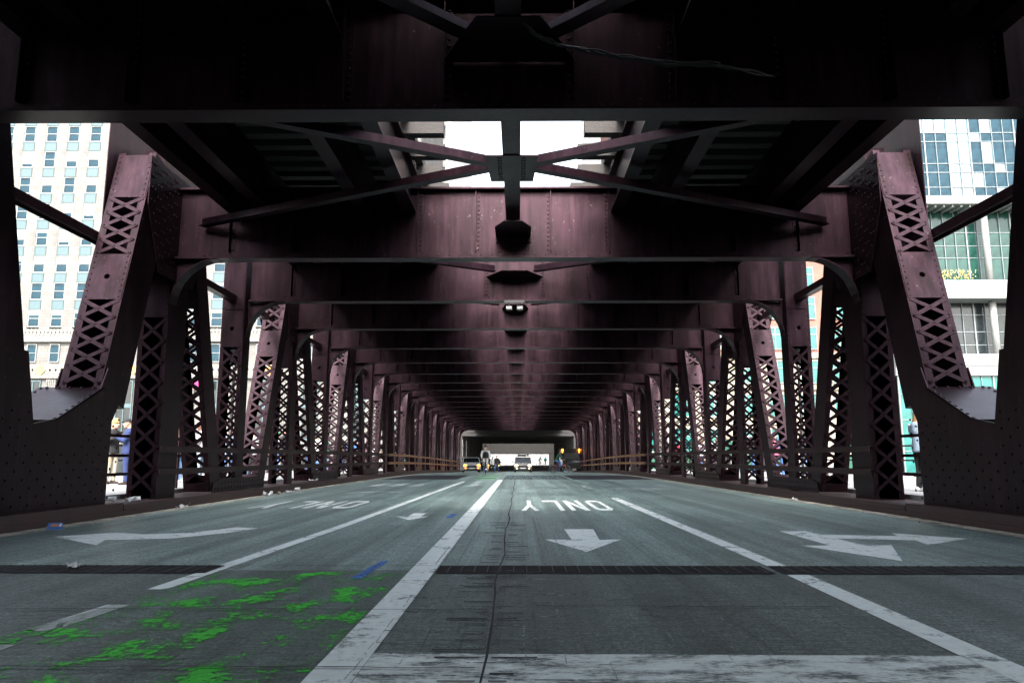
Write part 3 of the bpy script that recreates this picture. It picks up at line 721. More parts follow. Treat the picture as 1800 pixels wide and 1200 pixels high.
# drooping cables in front of the nearest beam
def wob(pts, amp, n=30, ph=0):
    out = []
    for (p, q) in zip(pts[:-1], pts[1:]):
        for i in range(n // (len(pts) - 1)):
            t = i / (n // (len(pts) - 1)); p_ = Vector(p).lerp(Vector(q), t); out.append(p_ + Vector((math.sin(ph + len(out) * 1.3) * amp, math.cos(ph + len(out) * .9) * amp, math.cos(ph * 2 + len(out) * 1.1) * amp)))
    return out + [Vector(pts[-1])]
cb = thing('cable_bundle', 'tangled bundle of black cables sagging along the nearest overhead beam', 'cables')
for i in range(6):
    pts = [(.03, 7.2, 6.3), (.03, 7.25, 5.95), (.12, 7.4, 5.72), (.3, 7.6, 5.62), (.55, 7.78, 5.6), (1.2, 7.85, 5.50), (1.75, 7.85, 5.42), (2.4, 7.85, 5.40), (3.16, 8.21, 5.45), (5.2, 8.05, 5.5)]
    pts = pts[:-1 if i < 2 else -2 if i < 4 else -3]
    pts = [(x, y - .01 * i, z + random.uniform(-.02, .02)) for x, y, z in pts]
    m = MB(); m.tube(wob(pts, .012, 54, i * 1.7), .011 if i else .016, 6); m.build('cable', 'cable', cb, smooth=True)
# lamp under the second open beam
fl = thing('floodlight', 'small twin floodlight hanging beneath a cross beam at mid-ceiling', 'floodlight', (0, 18.75, 5.0))
m = MB(); m.box(-.26, .26, -.05, .05, -.07, -.001); m.build('mount', 'black', fl)
for x in (-.14, .14):
    m = MB(); m.tube([(x, -.02, -.07), (x, -.02, -.17)], .02, 8); m.build('arm', 'black', fl)
    m = MB(); m.box(x - .08, x + .08, -.14, .02, -.26, -.17); m.build('lamp_head', 'black', fl)
    m = MB(); m.box(x - .065, x + .065, -.146, -.141, -.25, -.18); m.build('lens', 'chrome', fl)
for sx in (-1, 1):
    side = 'white stone tower' if sx < 0 else 'glass tower'
    lt = thing('street_lantern', 'black street lantern on a post by the pavement on the %s side' % side, 'street lamp', (sx * 8.6, 22.4, .28 + zr(22)), group='street lanterns on the bridge')
    m = MB(); m.tube([(0, 0, 0), (0, 0, .12), (0, 0, .2), (0, 0, 3.4), (0, 0, 3.5)], [.12, .12, .06, .045, .07], 10); m.build('lamp_post', 'black', lt, smooth=True)
    m = MB(); m.tube([(0, 0, 3.5), (0, 0, 3.6), (0, 0, 3.95), (0, 0, 4.0)], [.08, .17, .2, .2], 10); m.build('lantern_glass', 'carglass', lt)
    m = MB(); m.tube([(0, 0, 4.0), (0, 0, 4.04), (0, 0, 4.16), (0, 0, 4.2), (0, 0, 4.32)], [.26, .26, .13, .05, .015], 10); m.build('lantern_cap', 'black', lt)
# ------------------------------------------------------------------ buildings beyond the river
def sheetwall(m, x0, x1, y0, y1, z0, z1): return m.box(x0, x1, y0, y1, z0, z1)
# white limestone tower
T = thing('stone_tower', 'tall white limestone office tower with blue-grey spandrel panels between piers', 'office building')
TX0, TP, NC, NF, ZF, FH = -80.05, 2.9, 23, 14, 17.2, 3.52
m = MB(); m.box(TX0 - 3, -12.6, 91.7, 118, -1.0, 76); m.build('wall', 'stone', T)
# pier i centre = TX0 + i*TP; bay between piers
pm = MB(); pm.box(-.67, .67, -.22, .15, 0, 59); me_p = pm.mesh('pier', 'stone')
for i in range(NC + 1): link('pier', me_p, T, (TX0 + i * TP, 91.54, ZF - .3))
sp = MB(); sp.box(-.74, .74, -.05, .05, 0, 1.28); sp.box(-.76, .76, -.09, -.051, .02, .09); sp.box(-.76, .76, -.09, -.051, 1.17, 1.25); sp.box(-.7, -.64, -.075, -.052, .12, 1.14); sp.box(.64, .7, -.075, -.052, .12, 1.14); me_s = sp.mesh('spandrel', 'spandrel')
wf = MB()
for x0, x1, z0, z1 in ((-.74, -.64, 0, 2.2), (.64, .74, 0, 2.2), (-.64, .64, 0, .1), (-.64, .64, 2.1, 2.2), (-.64, .64, 1.06, 1.14)): wf.box(x0, x1, -.08, .06, z0, z1)
me_w = wf.mesh('window', 'frame')
gp = MB(); gp.box(-.63, .63, 0, .02, .11, 1.05); me_g1 = gp.mesh('pane', 'glass_b'); gp = MB(); gp.box(-.63, .63, .0, .02, 1.15, 2.09); me_g2 = gp.mesh('pane', 'glass_b')
bls = []
for h in (.35, .6, .9, 1.25, 1.6):
    bb = MB(); bb.box(-.62, .62, -.03, -.012, 2.09 - h, 2.085); bls.append(bb.mesh('blind', 'blind'))
rr = random.Random(3)
for i in range(NC):
    for j in range(NF - 1 if i < 20 else 4):
        x = TX0 + (i + .5) * TP; z = ZF + j * FH
        link('spandrel', me_s, T, (x, 91.36, z + 2.21))
        w = link('window', me_w, T, (x, 91.42, z))
        if i > 3 or j < 8:
            link('pane', me_g1, w); link('pane', me_g2, w)
            if rr.random() < .55: link('blind', rr.choice(bls), w)
# belt courses, small-window storey, ornament band, tall ground storey
for z0, z1, y, mt, nm in ((15.3, 15.9, 91.2, 'stone2', 'cornice'), (15.9, 16.9, 91.35, 'stone2', 'belt_course'), (11.1, 12.4, 91.42, 'stone2', 'ornament_band'), (10.7, 11.1, 91.25, 'stone', 'cornice'), (2.6, 3.0, 91.3, 'stone', 'cornice')):
    m = MB(); m.box(TX0 - 3, -12.6, y, 91.69, z0, z1)
    if nm == 'ornament_band':
        for i in range(92): m.obox((TX0 + i * .73, y - .02, (z0 + z1) / 2), (.27, 0, .27), (-.27, 0, .27), (0, .03, 0))
    if nm == 'belt_course':
        for i in range(140): m.obox((TX0 + i * .48, y - .02, (z0 + z1) / 2 + .1), (.17, 0, .25), (-.17, 0, .25), (0, .03, 0))
    m.build(nm, mt, T)
dm = MB(); dm.obox((0, 0, 0), (.38, 0, .38), (-.38, 0, .38), (0, .06, 0)); me_d = dm.mesh('tile', 'orna')
sw = MB()
for x0, x1, z0, z1 in ((-.62, -.54, 0, 2.3), (.54, .62, 0, 2.3), (-.54, .54, 0, .08), (-.54, .54, 2.22, 2.3), (-.54, .54, 1.12, 1.18)): sw.box(x0, x1, -.07, .04, z0, z1)
me_sw = sw.mesh('window', 'frame'); q = MB(); q.box(-.53, .53, 0, .02, .09, 2.21); me_sg = q.mesh('pane', 'glass_b')
tw = MB()
for x0, x1, z0, z1 in ((-1.0, -.88, 0, 7.4), (.88, 1.0, 0, 7.4), (-.88, .88, 7.26, 7.4), (-.88, .88, 4.0, 4.5), (-.06, .06, 0, 4.0), (-.06, .06, 4.5, 7.26), (-.88, .88, 0, .2)): tw.box(x0, x1, -.09, .06, z0, z1)
me_tw = tw.mesh('window', 'frame' if False else 'spandrel'); q = MB(); q.box(-.87, .87, 0, .02, .2, 7.25); me_tg = q.mesh('pane', 'glass_d')
fl_ = MB()
for q_ in range(5): fl_.tube([(-.5 + q_ * .25, -.05, 0), (-.5 + q_ * .25, -.05, 7.6)], .13, 6)
me_f = fl_.mesh('fluted_pier', 'stone')
for i in range(NC):
    x = TX0 + (i + .5) * TP
    for o in (-.0,):
        w = link('window', me_sw, T, (x, 91.6, 12.75)); link('pane', me_sg, w)
    if i % 2 == 0: link('tile', me_d, T, (x + TP / 2, 91.34, 11.75))
    if i % 2 == 0:
        w = link('window', me_tw, T, (x + .6, 91.58, 3.05)); link('pane', me_tg, w)
        w = link('window', me_tw, T, (x + .6, 91.58, 3.05)) if False else None
    else: link('fluted_pier', me_f, T, (x, 91.55, 3.0))
m = MB()
for i in range(12): m.box(TX0 + i * 5.8, TX0 + i * 5.8 + 2.6, 91.6, 91.69, -.9, 2.4)
m.build('shopfront', 'glass_d', T)
# two small shop signs on it
s_ = tag(MB().box(-51.2, -50.2, 91.0, 91.15, 8.0, 9.6).build('shop_sign', 'redsign'), 'small red sign on the white stone tower above street level', 'sign')
s_ = tag(MB().box(-40.2, -37.9, 90.9, 91.05, 9.3, 10.4).build('shop_sign', 'magenta'), 'magenta sign on the white stone tower seen through lattice bars', 'sign')

# glass tower with terraces
G = thing('glass_tower', 'glass curtain-wall office tower with two white terrace slabs and teal glass below', 'office building')
GX0, GN, GP = 46.9, 18, 1.46; GX1 = GX0 + GN * GP
m = MB(); m.box(GX0 - .2, GX1 + .3, 95.5, 122, -1, 74); m.build('core', 'greywall', G)
BANDS = [(-.9, 10.9, 91.4, 'glass_t', (2.6, 6.4, 9.6)), (13.62, 20.55, 94.0, 'glass_d', (1.5, 3.2, 5.4)), (21.95, 32.9, 94.0, 'glass_g', (1.6, 4.6, 6.2, 8.0)), (34.0, 47.0, 91.4, 'glass_s', (1.2, 3.2, 4.4, 7.4, 8.6, 10.6))]
for bi, (z0, z1, y, gm, cuts) in enumerate(BANDS):
    zs = [0] + list(cuts) + [z1 - z0]
    for za, zb in zip(zs[:-1], zs[1:]):
        short = (zb - za) < 1.9
        q = MB(); q.box(.03, GP - .03, 0, .03, .03, zb - za - .03); me = q.mesh('pane', gm)
        me2 = None
        if gm in ('glass_s',):
            q = MB(); q.box(.03, GP - .03, 0, .03, .03, zb - za - .03); me2 = q.mesh('pane', 'glass_b')
        for i in range(GN):
            use = me2 if (me2 and (3 <= i <= 5 and za + z0 < 42.5 or i >= 8 and rr.random() < .6)) else me
            o = link('pane', use, G, (GX0 + i * GP, y + rr.uniform(0, .012), z0 + za))
            o.rotation_euler = (rr.uniform(-.006, .006), 0, rr.uniform(-.006, .006))
    for i in range(GN + 1):
        q = MB(); x = GX0 + i * GP; w = .07 if i % 4 == 0 else .028
        q.box(x - w, x + w, y - .16, y + .04, z0, z1); q.build('mullion', 'mull', G)
    for za in cuts:
        q = MB(); q.box(GX0, GX1, y - .10, y + .035, z0 + za - .035, z0 + za + .035); q.build('transom', 'mull', G)
    if bi in (1, 2):
        for i in (1, 9, 17):
            q = MB(); q.tube([(GX0 + i * GP + .2, 92.6, z0), (GX0 + i * GP + .2, 92.6, z1)], .42, 14); q.build('column', 'slab', G, smooth=True)
for z0, z1 in ((10.9, 13.6), (20.6, 21.93), (32.92, 33.98)):
    q = MB(); q.box(GX0 - .3, GX1 + .3, 91.0, 95.4, z0, z1); q.build('terrace_slab', 'slab', G)
    if z0 < 12:
        q = MB(); q.box(GX0 - .3, GX1 + .3, 90.9, 90.995, 12.1, 12.3); q.build('ledge', 'mull', G)
q = MB(); q.box(GX0, GX1, 91.2, 91.24, 21.95, 23.0); q.build('balustrade', 'glass_s', G)
for i in range(24):
    q = MB(); x = GX0 + i * 1.1; q.box(x - .1, x + .1, 91.4, 94, 32.6, 32.91); q.build('soffit_fin', 'soffit', G)
pb = thing('terrace_planter', 'green planter with pale yellow blossoms on the glass tower terrace', 'planter', (56.6, 93.2, 21.95))
m = MB(); m.box(-1.6, 1.6, -.3, .3, .0, .5); m.build('trough', 'soffit', pb)
m = MB()
for i in range(380):
    x, y, z = rr.uniform(-1.6, 1.6), rr.uniform(-.4, .4), .5 + abs(rr.gauss(0, .5)); a = rr.uniform(0, 6.28)
    m.obox((x, y, z), (.12 * math.cos(a), .12 * math.sin(a), .05), (-.05 * math.sin(a), .05 * math.cos(a), .08), (0, 0, .004))
stuff(m.build('foliage', 'leaf', pb)); m = MB()
for i in range(110): m.ell((rr.uniform(-2.3, 2.3), rr.uniform(-.4, .1), rr.uniform(1.6, 2.8)), .07, .07, .07, 5, 3)
stuff(m.build('blossoms', 'flower', pb))

# red brick building with teal windows
B = thing('brick_building', 'red brick building on a tan stone base with wide teal windows', 'building')
m = MB(); m.box(14.2, 46.6, 93.0, 120, 14.0, 62); m.build('wall', 'brick', B)
m = MB(); m.box(14.1, 46.65, 92.8, 120, -1, 13.99); m.build('base', 'tan', B)
for z in (13.3, 9.3, 5.0):
    m = MB(); m.box(14.0, 46.68, 92.5, 92.79, z, z + .55); m.build('string_course', 'tan', B)
wv = MB()
for x0, x1, z0, z1 in ((-1.25, -1.15, 0, 2.9), (1.15, 1.25, 0, 2.9), (-1.15, 1.15, 0, .1), (-1.15, 1.15, 2.8, 2.9), (-.05, .05, .1, 2.8), (-1.15, -.05, 1.9, 1.98), (.05, 1.15, 1.9, 1.98)): wv.box(x0, x1, -.1, .06, z0, z1)
me_bw = wv.mesh('window', 'frame'); q = MB(); q.box(-1.14, -.06, 0, .02, .1, 2.8); me_bp = q.mesh('pane', 'glass_t'); q = MB(); q.box(.06, 1.14, 0, .02, .1, 2.8); me_bq = q.mesh('pane', 'glass_t')
for i in range(8):
    for z in [1.6, 5.9, 10.1] + [14.4 + 3.9 * j for j in range(11)]:
        w = link('window', me_bw, B, (16.4 + i * 4.05, 92.9 if z > 14 else 92.7, z)); link('pane', me_bp, w); link('pane', me_bq, w)
m = MB()
for i in range(8): m.box(15.2 + i * 4.05, 17.6 + i * 4.05, 92.55, 92.79, -.9, 1.3)
m.build('awning', 'dark_green', B)
# towers along the street seen through the gap between the tracks
def ribbed(name, label, x0, x1, y0, y1, h, mt, gl, px, py):
    t = thing(name, label, 'office building'); m = MB(); m.box(x0, x1, y0, y1, -1, h); m.build('wall', gl, t)
    inner = x1 if abs(x1) < abs(x0) else x0; sgn = -1 if inner == x0 else 1
    q = MB(); q.box(-.35, .35, -.35, .35, 0, h + .5); me = q.mesh('pier', mt); n = int((y1 - y0) / py)
    for i in range(n + 1): link('pier', me, t, (inner + sgn * .36, y0 + (y1 - y0) * i / n, 1))
    n = int((x1 - x0) / px)
    for i in range(n + 1): link('pier', me, t, (x0 + (x1 - x0) * i / n, y0 - .36, 1))
    n = int(h / 3.8)
    q = MB()
    q.box(x0, x1, -.2, -.02, 0, 1.5); me_a = q.mesh('spandrel_band', mt)
    q = MB(); q.box(min(inner, inner + sgn * .2), max(inner, inner + sgn * .2), y0 + .02, y1, 0, 1.5); me_b = q.mesh('spandrel_band', mt)
    for j in range(n): link('spandrel_band', me_a, t, (0, y0, 2 + j * 3.8)); link('spandrel_band', me_b, t, (0.01 * sgn, 0, 2 + j * 3.8))
    return t
ribbed('ribbed_tower', 'pale ribbed skyscraper rising above the track opening beside the sky', -60, -12.4, 124, 176, 150, 'paleconc', 'slab', 3.2, 2.6)
ribbed('ribbed_tower', 'blue-windowed skyscraper edge beside the sky opening, on the glass tower side', 16.2, 50, 128, 170, 140, 'paleconc', 'glass_b', 3.6, 3.0)
# the dark elevated structure over the street beyond the bridge
E = thing('elevated_structure', 'dark steel elevated railway structure over the street beyond the bridge', 'elevated railway')
m = MB(); m.box(-5.6, 5.6, 91.2, 98.4, 4.6, 5.6); m.box(-8.6, 8.6, 98.5, 157, 4.6, 5.6); m.build('deck', 'darksteel', E)
for i in range(9):
    y = 99 + i * 7
    m = MB(); m.box(-9.2, 9.2, y - .25, y + .25, 3.75, 4.59); m.build('cross_girder', 'darksteel', E)
    for sx in (-1, 1):
        m = MB(); m.box(sx * 7.6 - .22, sx * 7.6 + .22, y - .2, y + .2, -.82, 3.74); m.box(sx * 7.6 - .4, sx * 7.6 + .4, y - .38, y + .38, -.82, -.4); m.build('column', 'darksteel', E)
m = MB(); m.box(-6.6, 6.6, 95.2, 96.4, 4.05, 4.5); m.build('portal_girder', 'darksteel', E)
EB = thing('end_building', 'building closing the end of the street, bright white ground storey under a grey wall', 'building')
m = MB(); m.box(-14, 14, 172, 190, 1.9, 30); m.build('upper_wall', 'greywall', EB)  # wall colour darkened to stand for shade under the elevated structure
m = MB(); m.box(-6.5, 7, 172.3, 190, -.85, 1.899); m.build('ground_storey', 'paleconc', EB)
for x in (-13, -10, -7.2, 7.6, 10.5): 
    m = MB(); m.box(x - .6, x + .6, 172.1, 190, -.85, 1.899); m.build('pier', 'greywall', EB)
for i in range(9):
    m = MB(); m.box(-5.6 + i * 1.4, -5.56 + i * 1.4, 172.25, 172.29, -.8, 1.88); m.build('panel_joint', 'greywall', EB)

# unseen near-bank blocks and closed overhead deck, added to shade the nearest beams
NB = []
for sx in (-1, 1):
    nb = thing('shade_block', 'plain dark unseen block added on the near bank to cut light, %s side' % ('stone tower' if sx < 0 else 'glass tower'), 'office building')
    m = MB(); m.box(min(sx * 13, sx * 48), max(sx * 13, sx * 48), -90, -26, -1, 24); m.build('wall', 'greywall', nb)
    q = MB(); q.box(-.8, .8, -.03, .03, 0, 1.9); me = q.mesh('window', 'glass_d')
    for i in range(10):
        for j in range(5): link('window', me, nb, (sx * (15 + i * 3.2), -25.96, 3 + j * 3.8))
sd = thing('shade_deck', 'closed timber deck added overhead, out of view, to shade the near beams', 'shade deck')
m = MB(); m.box(-12.5, 12.5, -70, 6.95, 7.4, 7.7); m.build('platform', 'timber', sd)
for y in (-10, -20, -30, -40, -50, -60):
    m = MB(); m.box(-12.4, 12.4, y - .2, y + .2, 5.9, 7.39); m.build('girder', 'darksteel', sd)
    for sx in (-1, 1):
        m = MB(); m.box(sx * 9.5 - .2, sx * 9.5 + .2, y - .15, y + .15, -1, 5.89); m.build('column', 'darksteel', sd)

for sx in (-1, 1):  # houses added behind the camera, out of view, to block side light
    bh = thing('shade_house', 'small unseen stone house added to shade the bridge portal, %s side' % ('stone tower' if sx < 0 else 'glass tower'), 'shade house', group='added shade houses')
    m = MB(); m.box(min(sx * 10, sx * 14.4), max(sx * 10, sx * 14.4), -8, -2.5, -1, 7.2); m.build('wall', 'greywall', bh)
    m = MB(); m.box(min(sx * 9.7, sx * 14.8), max(sx * 9.7, sx * 14.8), -8.3, -2.2, 7.21, 7.7); m.build('roof', 'darksteel', bh)
    m = MB(); m.box(min(sx * 9.96, sx * 9.995), max(sx * 9.96, sx * 9.995), -6, -4, 3.2, 5.6); m.build('window', 'glass_d', bh)
# ------------------------------------------------------------------ people
V = Vector
def remesh(m, voxel, smooth_it=3):
    me = m.mesh('tmp'); o = bpy.data.objects.new('tmp', me); COL.objects.link(o)
    r = o.modifiers.new('r', 'REMESH'); r.mode = 'VOXEL'; r.voxel_size = voxel
    s = o.modifiers.new('s', 'SMOOTH'); s.factor = .5; s.iterations = smooth_it
    dg = bpy.context.evaluated_depsgraph_get(); out = bpy.data.meshes.new_from_object(o.evaluated_get(dg))
    bpy.data.objects.remove(o); bpy.data.meshes.remove(me)
    out.polygons.foreach_set('use_smooth', [True] * len(out.polygons)); out.materials.clear(); out.materials.append(None)
    return out
POSES = {  # person faces -y; right hand on -x
 'stand': dict(e=[(-.25, .03, 1.14), (.25, .03, 1.14)], w=[(-.26, -.06, .90), (.26, -.06, .90)]),
 'pockets': dict(e=[(-.30, .06, 1.13), (.30, .06, 1.13)], w=[(-.22, -.08, .95), (.22, -.08, .95)]),
 'crossed': dict(e=[(-.27, -.03, 1.16), (.27, -.03, 1.16)], w=[(.05, -.23, 1.16), (-.07, -.25, 1.20)]),
 'chin': dict(e=[(-.24, -.16, 1.17), (.27, -.03, 1.15)], w=[(-.07, -.19, 1.43), (-.06, -.22, 1.14)]),
 'phone': dict(e=[(-.25, -.07, 1.15), (.25, -.07, 1.15)], w=[(-.07, -.31, 1.28), (.07, -.31, 1.28)]),
 'photo': dict(e=[(-.26, -.2, 1.28), (.26, -.2, 1.28)], w=[(-.06, -.36, 1.52), (.06, -.36, 1.52)]),
 'walk': dict(e=[(-.25, .12, 1.15), (.25, -.04, 1.15)], w=[(-.24, .05, .92), (.24, -.25, .97)], k=[(-.10, -.16, .52), (.10, .04, .50)], f=[(-.10, -.26, .08), (.10, .34, .13)]),
 'cycle': dict(pel=(0, .18, .98), neck=(0, -.14, 1.46), e=[(-.27, -.27, 1.16), (.27, -.27, 1.16)], w=[(-.24, -.47, 1.03), (.24, -.47, 1.03)], k=[(-.11, -.20, .80), (.11, -.14, .60)], f=[(-.12, .02, .42), (.12, .04, .17)]),
}
def limb(m, pts, rad, n=9):
    P = []; Rr = []
    for i in range(len(pts) - 1):
        for t in (0, .33, .67):
            P.append(V(pts[i]).lerp(V(pts[i + 1]), t)); Rr.append(rad[i] + (rad[i + 1] - rad[i]) * t)
    P.append(V(pts[-1])); Rr.append(rad[-1])
    m.tube(P, Rr, n)
def torso(m, pel, neck, prof, n=14):
    """prof: (t along pelvis->neck, half width, half depth)"""
    m.skin([m.ring(V(pel).lerp(V(neck), t), (rx, 0, 0), (0, ry, 0), n) for t, rx, ry in prof])
_cache = {}
def figure(pose, female=False, voxel=.02, hair='short', top='jacket', long=False):
    """meshes of one figure in a pose, 1.75 m tall"""
    key = (pose, female, voxel, hair, top)
    if key in _cache: return _cache[key]
    p = POSES[pose]; pel = V(p.get('pel', (0, 0, .93))); neck = V(p.get('neck', (0, .01, 1.47)))
    sh = .175 if female else .195; g = .92 if female else 1.0
    E, Wr = [V(q) for q in p['e']], [V(q) for q in p['w']]
    K = [V(q) for q in p.get('k', [(-.10, -.015, .50), (.10, -.015, .50)])]; F = [V(q) for q in p.get('f', [(-.11, .02, .08), (.11, .02, .08)])]
    SH = [neck + V((-sh, .01, -.07)), neck + V((sh, .01, -.07))]; HP = [pel + V((-.095, 0, -.02)), pel + V((.095, 0, -.02))]
    hd = neck + V((0, -.035, .165))
    if pose == 'phone': hd += V((0, -.03, -.015))
    b = MB()
    waist = .125 if female else .14
    prof = [(-.16, .10, .085), (-.04, .165, .115), (.15, .155, .11), (.38, waist * g, .10), (.62, .16 * g, .115), (.82, .18 * g, .105), (.93, .14 * g, .085), (.98, .07, .065), (1.06, .055, .06), (1.2, .052, .06)]
    torso(b, pel, neck, prof)
    for i in (0, 1):
        limb(b, [SH[i], E[i], Wr[i]], [.052 * g, .040 * g, .027 * g])
        d = (Wr[i] - E[i]).normalized(); limb(b, [Wr[i], Wr[i] + d * .09], [.027, .036])
        limb(b, [HP[i], K[i], F[i]], [.088, .056, .038])
        limb(b, [F[i] + V((0, .02, -.035)), F[i] + V((0, -.13, -.05))], [.04, .034])
    # head with jaw, nose, ears and brow
    b.skin([b.ring(hd + V((0, oy, z)), (rx, 0, 0), (0, ry, 0), 14) for z, rx, ry, oy in ((-.125, .03, .03, -.045), (-.105, .048, .062, -.028), (-.06, .064, .083, -.008), (0, .074, .096, .004), (.05, .075, .098, .006), (.09, .060, .08, .008), (.117, .03, .04, .01))])
    b.tube([hd + V((0, -.092, .018)), hd + V((0, -.118, -.03)), hd + V((0, -.095, -.04))], [.012, .016, .010], 6)
    for s in (-1, 1): b.ell(hd + V((s * .078, .01, -.01)), .012, .022, .032, 6, 4)
    me = remesh(b, min(voxel, .0165), 2)
    # five fingers on each hand, curled
    f = MB()
    for i in (0, 1):
        d = (Wr[i] - E[i]).normalized(); side = d.cross(V((0, 0, 1)));
        if side.length < .2: side = d.cross(V((0, 1, 0)))
        side.normalize(); pn = side.cross(d).normalized()
        if pn.y > 0: pn = -pn
        base = Wr[i] + d * .085
        for q, L in enumerate((.062, .075, .07, .055)):
            o = base + side * (-.027 + q * .018); f.tube([o - d * .02, o + d * L * .5 + pn * .008, o + d * L * .8 + pn * .035, o + d * L * .7 + pn * .055], [.0095, .009, .008, .006], 6)
        o = Wr[i] + d * .035 + side * .03; f.tube([o - side * .015, o + side * .02 + d * .02 + pn * .01, o + d * .055 + side * .018 + pn * .03], [.012, .010, .008], 6)
    k = len(me.vertices)
    bm = bmesh.new(); bm.from_mesh(me); tmp = f.mesh('f', None, True); bm.from_mesh(tmp)
    ey = MB()
    for s in (-1, 1): ey.ell(hd + V((s * .032, -.088, .012)), .012, .008, .008, 6, 4)
    t2 = ey.mesh('e'); n0 = len(bm.faces); bm.from_mesh(t2); bm.faces.ensure_lookup_table()
    for fc in bm.faces[n0:]: fc.material_index = 1
    bm.to_mesh(me); bm.free(); me.materials.append(M['hair_dark']); me.polygons.foreach_set('use_smooth', [True] * len(me.polygons))
    # clothes
    c = MB(); add = .022 if top == 'jacket' else .013
    lo = -.22 if top == 'jacket' else -.10
    pr = [(lo, .175 + add, .125 + add), (-.04, .172 + add, .122 + add), (.15, .162 + add, .115 + add), (.38, waist * g + .012 + add, .105 + add), (.62, .163 * g + add, .118 + add), (.82, .18 * g + add, .105 + add), (.93, .145 * g + add, .088 + add), (1.0, .075 + add * .6, .068 + add * .6), (1.045, .06 + add * .5, .062 + add * .5)]
    torso(c, pel, neck, pr)
    for i in (0, 1):
        if top == 'tee': mid = SH[i].lerp(E[i], .68); limb(c, [SH[i], mid], [.072, .062])
        else: limb(c, [SH[i], E[i], Wr[i].lerp(E[i], .06)], [.060 + add, .050 + add, .034 + add])
    cm = remesh(c, max(voxel, .018), 2)
    t = MB(); torso(t, pel, neck, [(-.17, .12, .095), (-.04, .178, .128), (.10, .168, .122), (.17, .15, .112)])
    for i in (0, 1): limb(t, [HP[i] + V((0, 0, -.0)), K[i], F[i] + V((0, 0, -.01))], [.105, .072, .062 if top != 'tight' else .05])
    tm = remesh(t, max(voxel, .018), 2)
    shs = []
    for i in (0, 1):
        s = MB(); a = F[i]
        s.skin([s.ring(a + V((0, y, z)), (rx, 0, 0), (0, 0, rz), 10) for y, z, rx, rz in ((.085, -.035, .025, .03), (.06, -.03, .042, .05), (-.02, -.035, .044, .05), (-.10, -.05, .05, .034), (-.16, -.055, .04, .026), (-.185, -.06, .02, .018))])
        sm = s.mesh('shoe', None, True); sm.materials.append(None); shs.append(sm)
    h = MB()
    if hair == 'cap':
        h.skin([h.ring(hd + V((0, .006, z)), (r, 0, 0), (0, r * 1.26, 0), 14) for z, r in ((.035, .082), (.06, .083), (.10, .068), (.125, .04), (.135, .012))])
        h.prism([hd + V((-.062, -.09, .042)), hd + V((.062, -.09, .042)), hd + V((.05, -.165, .03)), hd + V((0, -.18, .028)), hd + V((-.05, -.165, .03))], (0, 0, .01))
    elif hair == 'beanie':
        h.skin([h.ring(hd + V((0, .008, z)), (r, 0, 0), (0, r * 1.24, 0), 14) for z, r in ((.02, .088), (.055, .088), (.06, .083), (.11, .070), (.15, .045), (.165, .015))])
    elif hair == 'helmet':
        h.skin([h.ring(hd + V((0, .005, z)), (r, 0, 0), (0, r * 1.35, 0), 14) for z, r in ((.03, .092), (.07, .096), (.11, .082), (.14, .055), (.155, .02))])
    else:
        h.skin([h.ring(hd + V((0, oy, z)), (r, 0, 0), (0, ry, 0), 14) for z, r, ry, oy in ((-.07, .066, .055, .055), (-.02, .082, .078, .036), (.03, .086, .088, .026), (.065, .083, .104, .008), (.105, .062, .083, .01), (.13, .025, .03, .012))])
        if hair == 'long':
            h.skin([h.ring(hd + V((0, oy, z)), (r, 0, 0), (0, ry, 0), 14) for z, r, ry, oy in ((-.36, .03, .015, .12), (-.30, .085, .03, .115), (-.2, .10, .045, .09), (-.1, .098, .06, .06), (.0, .09, .075, .035), (.06, .08, .08, .03))])
            for s in (-1, 1): h.tube([hd + V((s * .07, -.03, .06)), hd + V((s * .088, -.045, -.05)), hd + V((s * .1, -.06, -.16)), hd + V((s * .085, -.09, -.28))], [.02, .024, .026, .008], 7)
    hm = remesh(h, .014, 2) if hair in ('long', 'short') else h.mesh('hat', None, True)
    if not hm.materials: hm.materials.append(None)
    _cache[key] = (me, cm, tm, shs, hm); return _cache[key]
def slot(o, mt):
    o.material_slots[0].link = 'OBJECT'; o.material_slots[0].material = M[mt] if isinstance(mt, str) else mt; return o
def person(label, x, y, z, face, pose='stand', top='black_cloth', legs='denim_blue', shoe='shoe_dark', hair='short', hmat='hair_dark', h=1.75, female=False, skin='skin', style='jacket', group=None, voxel=.02, legparent=None):
    """face: heading in degrees, 0 looks towards the camera, 90 looks to +x"""
    t = thing('person', label, 'person', (x, y, z), R(face), group); t.scale = (h / 1.75,) * 3
    me, cm, tm, shs, hm = figure(pose, female, voxel, hair, style)
    slot(link('body', me, t), skin); slot(link('jacket' if style == 'jacket' else 'shirt', cm, t), top); slot(link('trousers', tm, t), legs)
    for s in shs: slot(link('shoe', s, t), shoe)
    slot(link('hat' if hair in ('cap', 'beanie') else 'helmet' if hair == 'helmet' else 'hair', hm, t), hmat)
    return t
SWZ = .28
CG = 'people watching from the pavements'
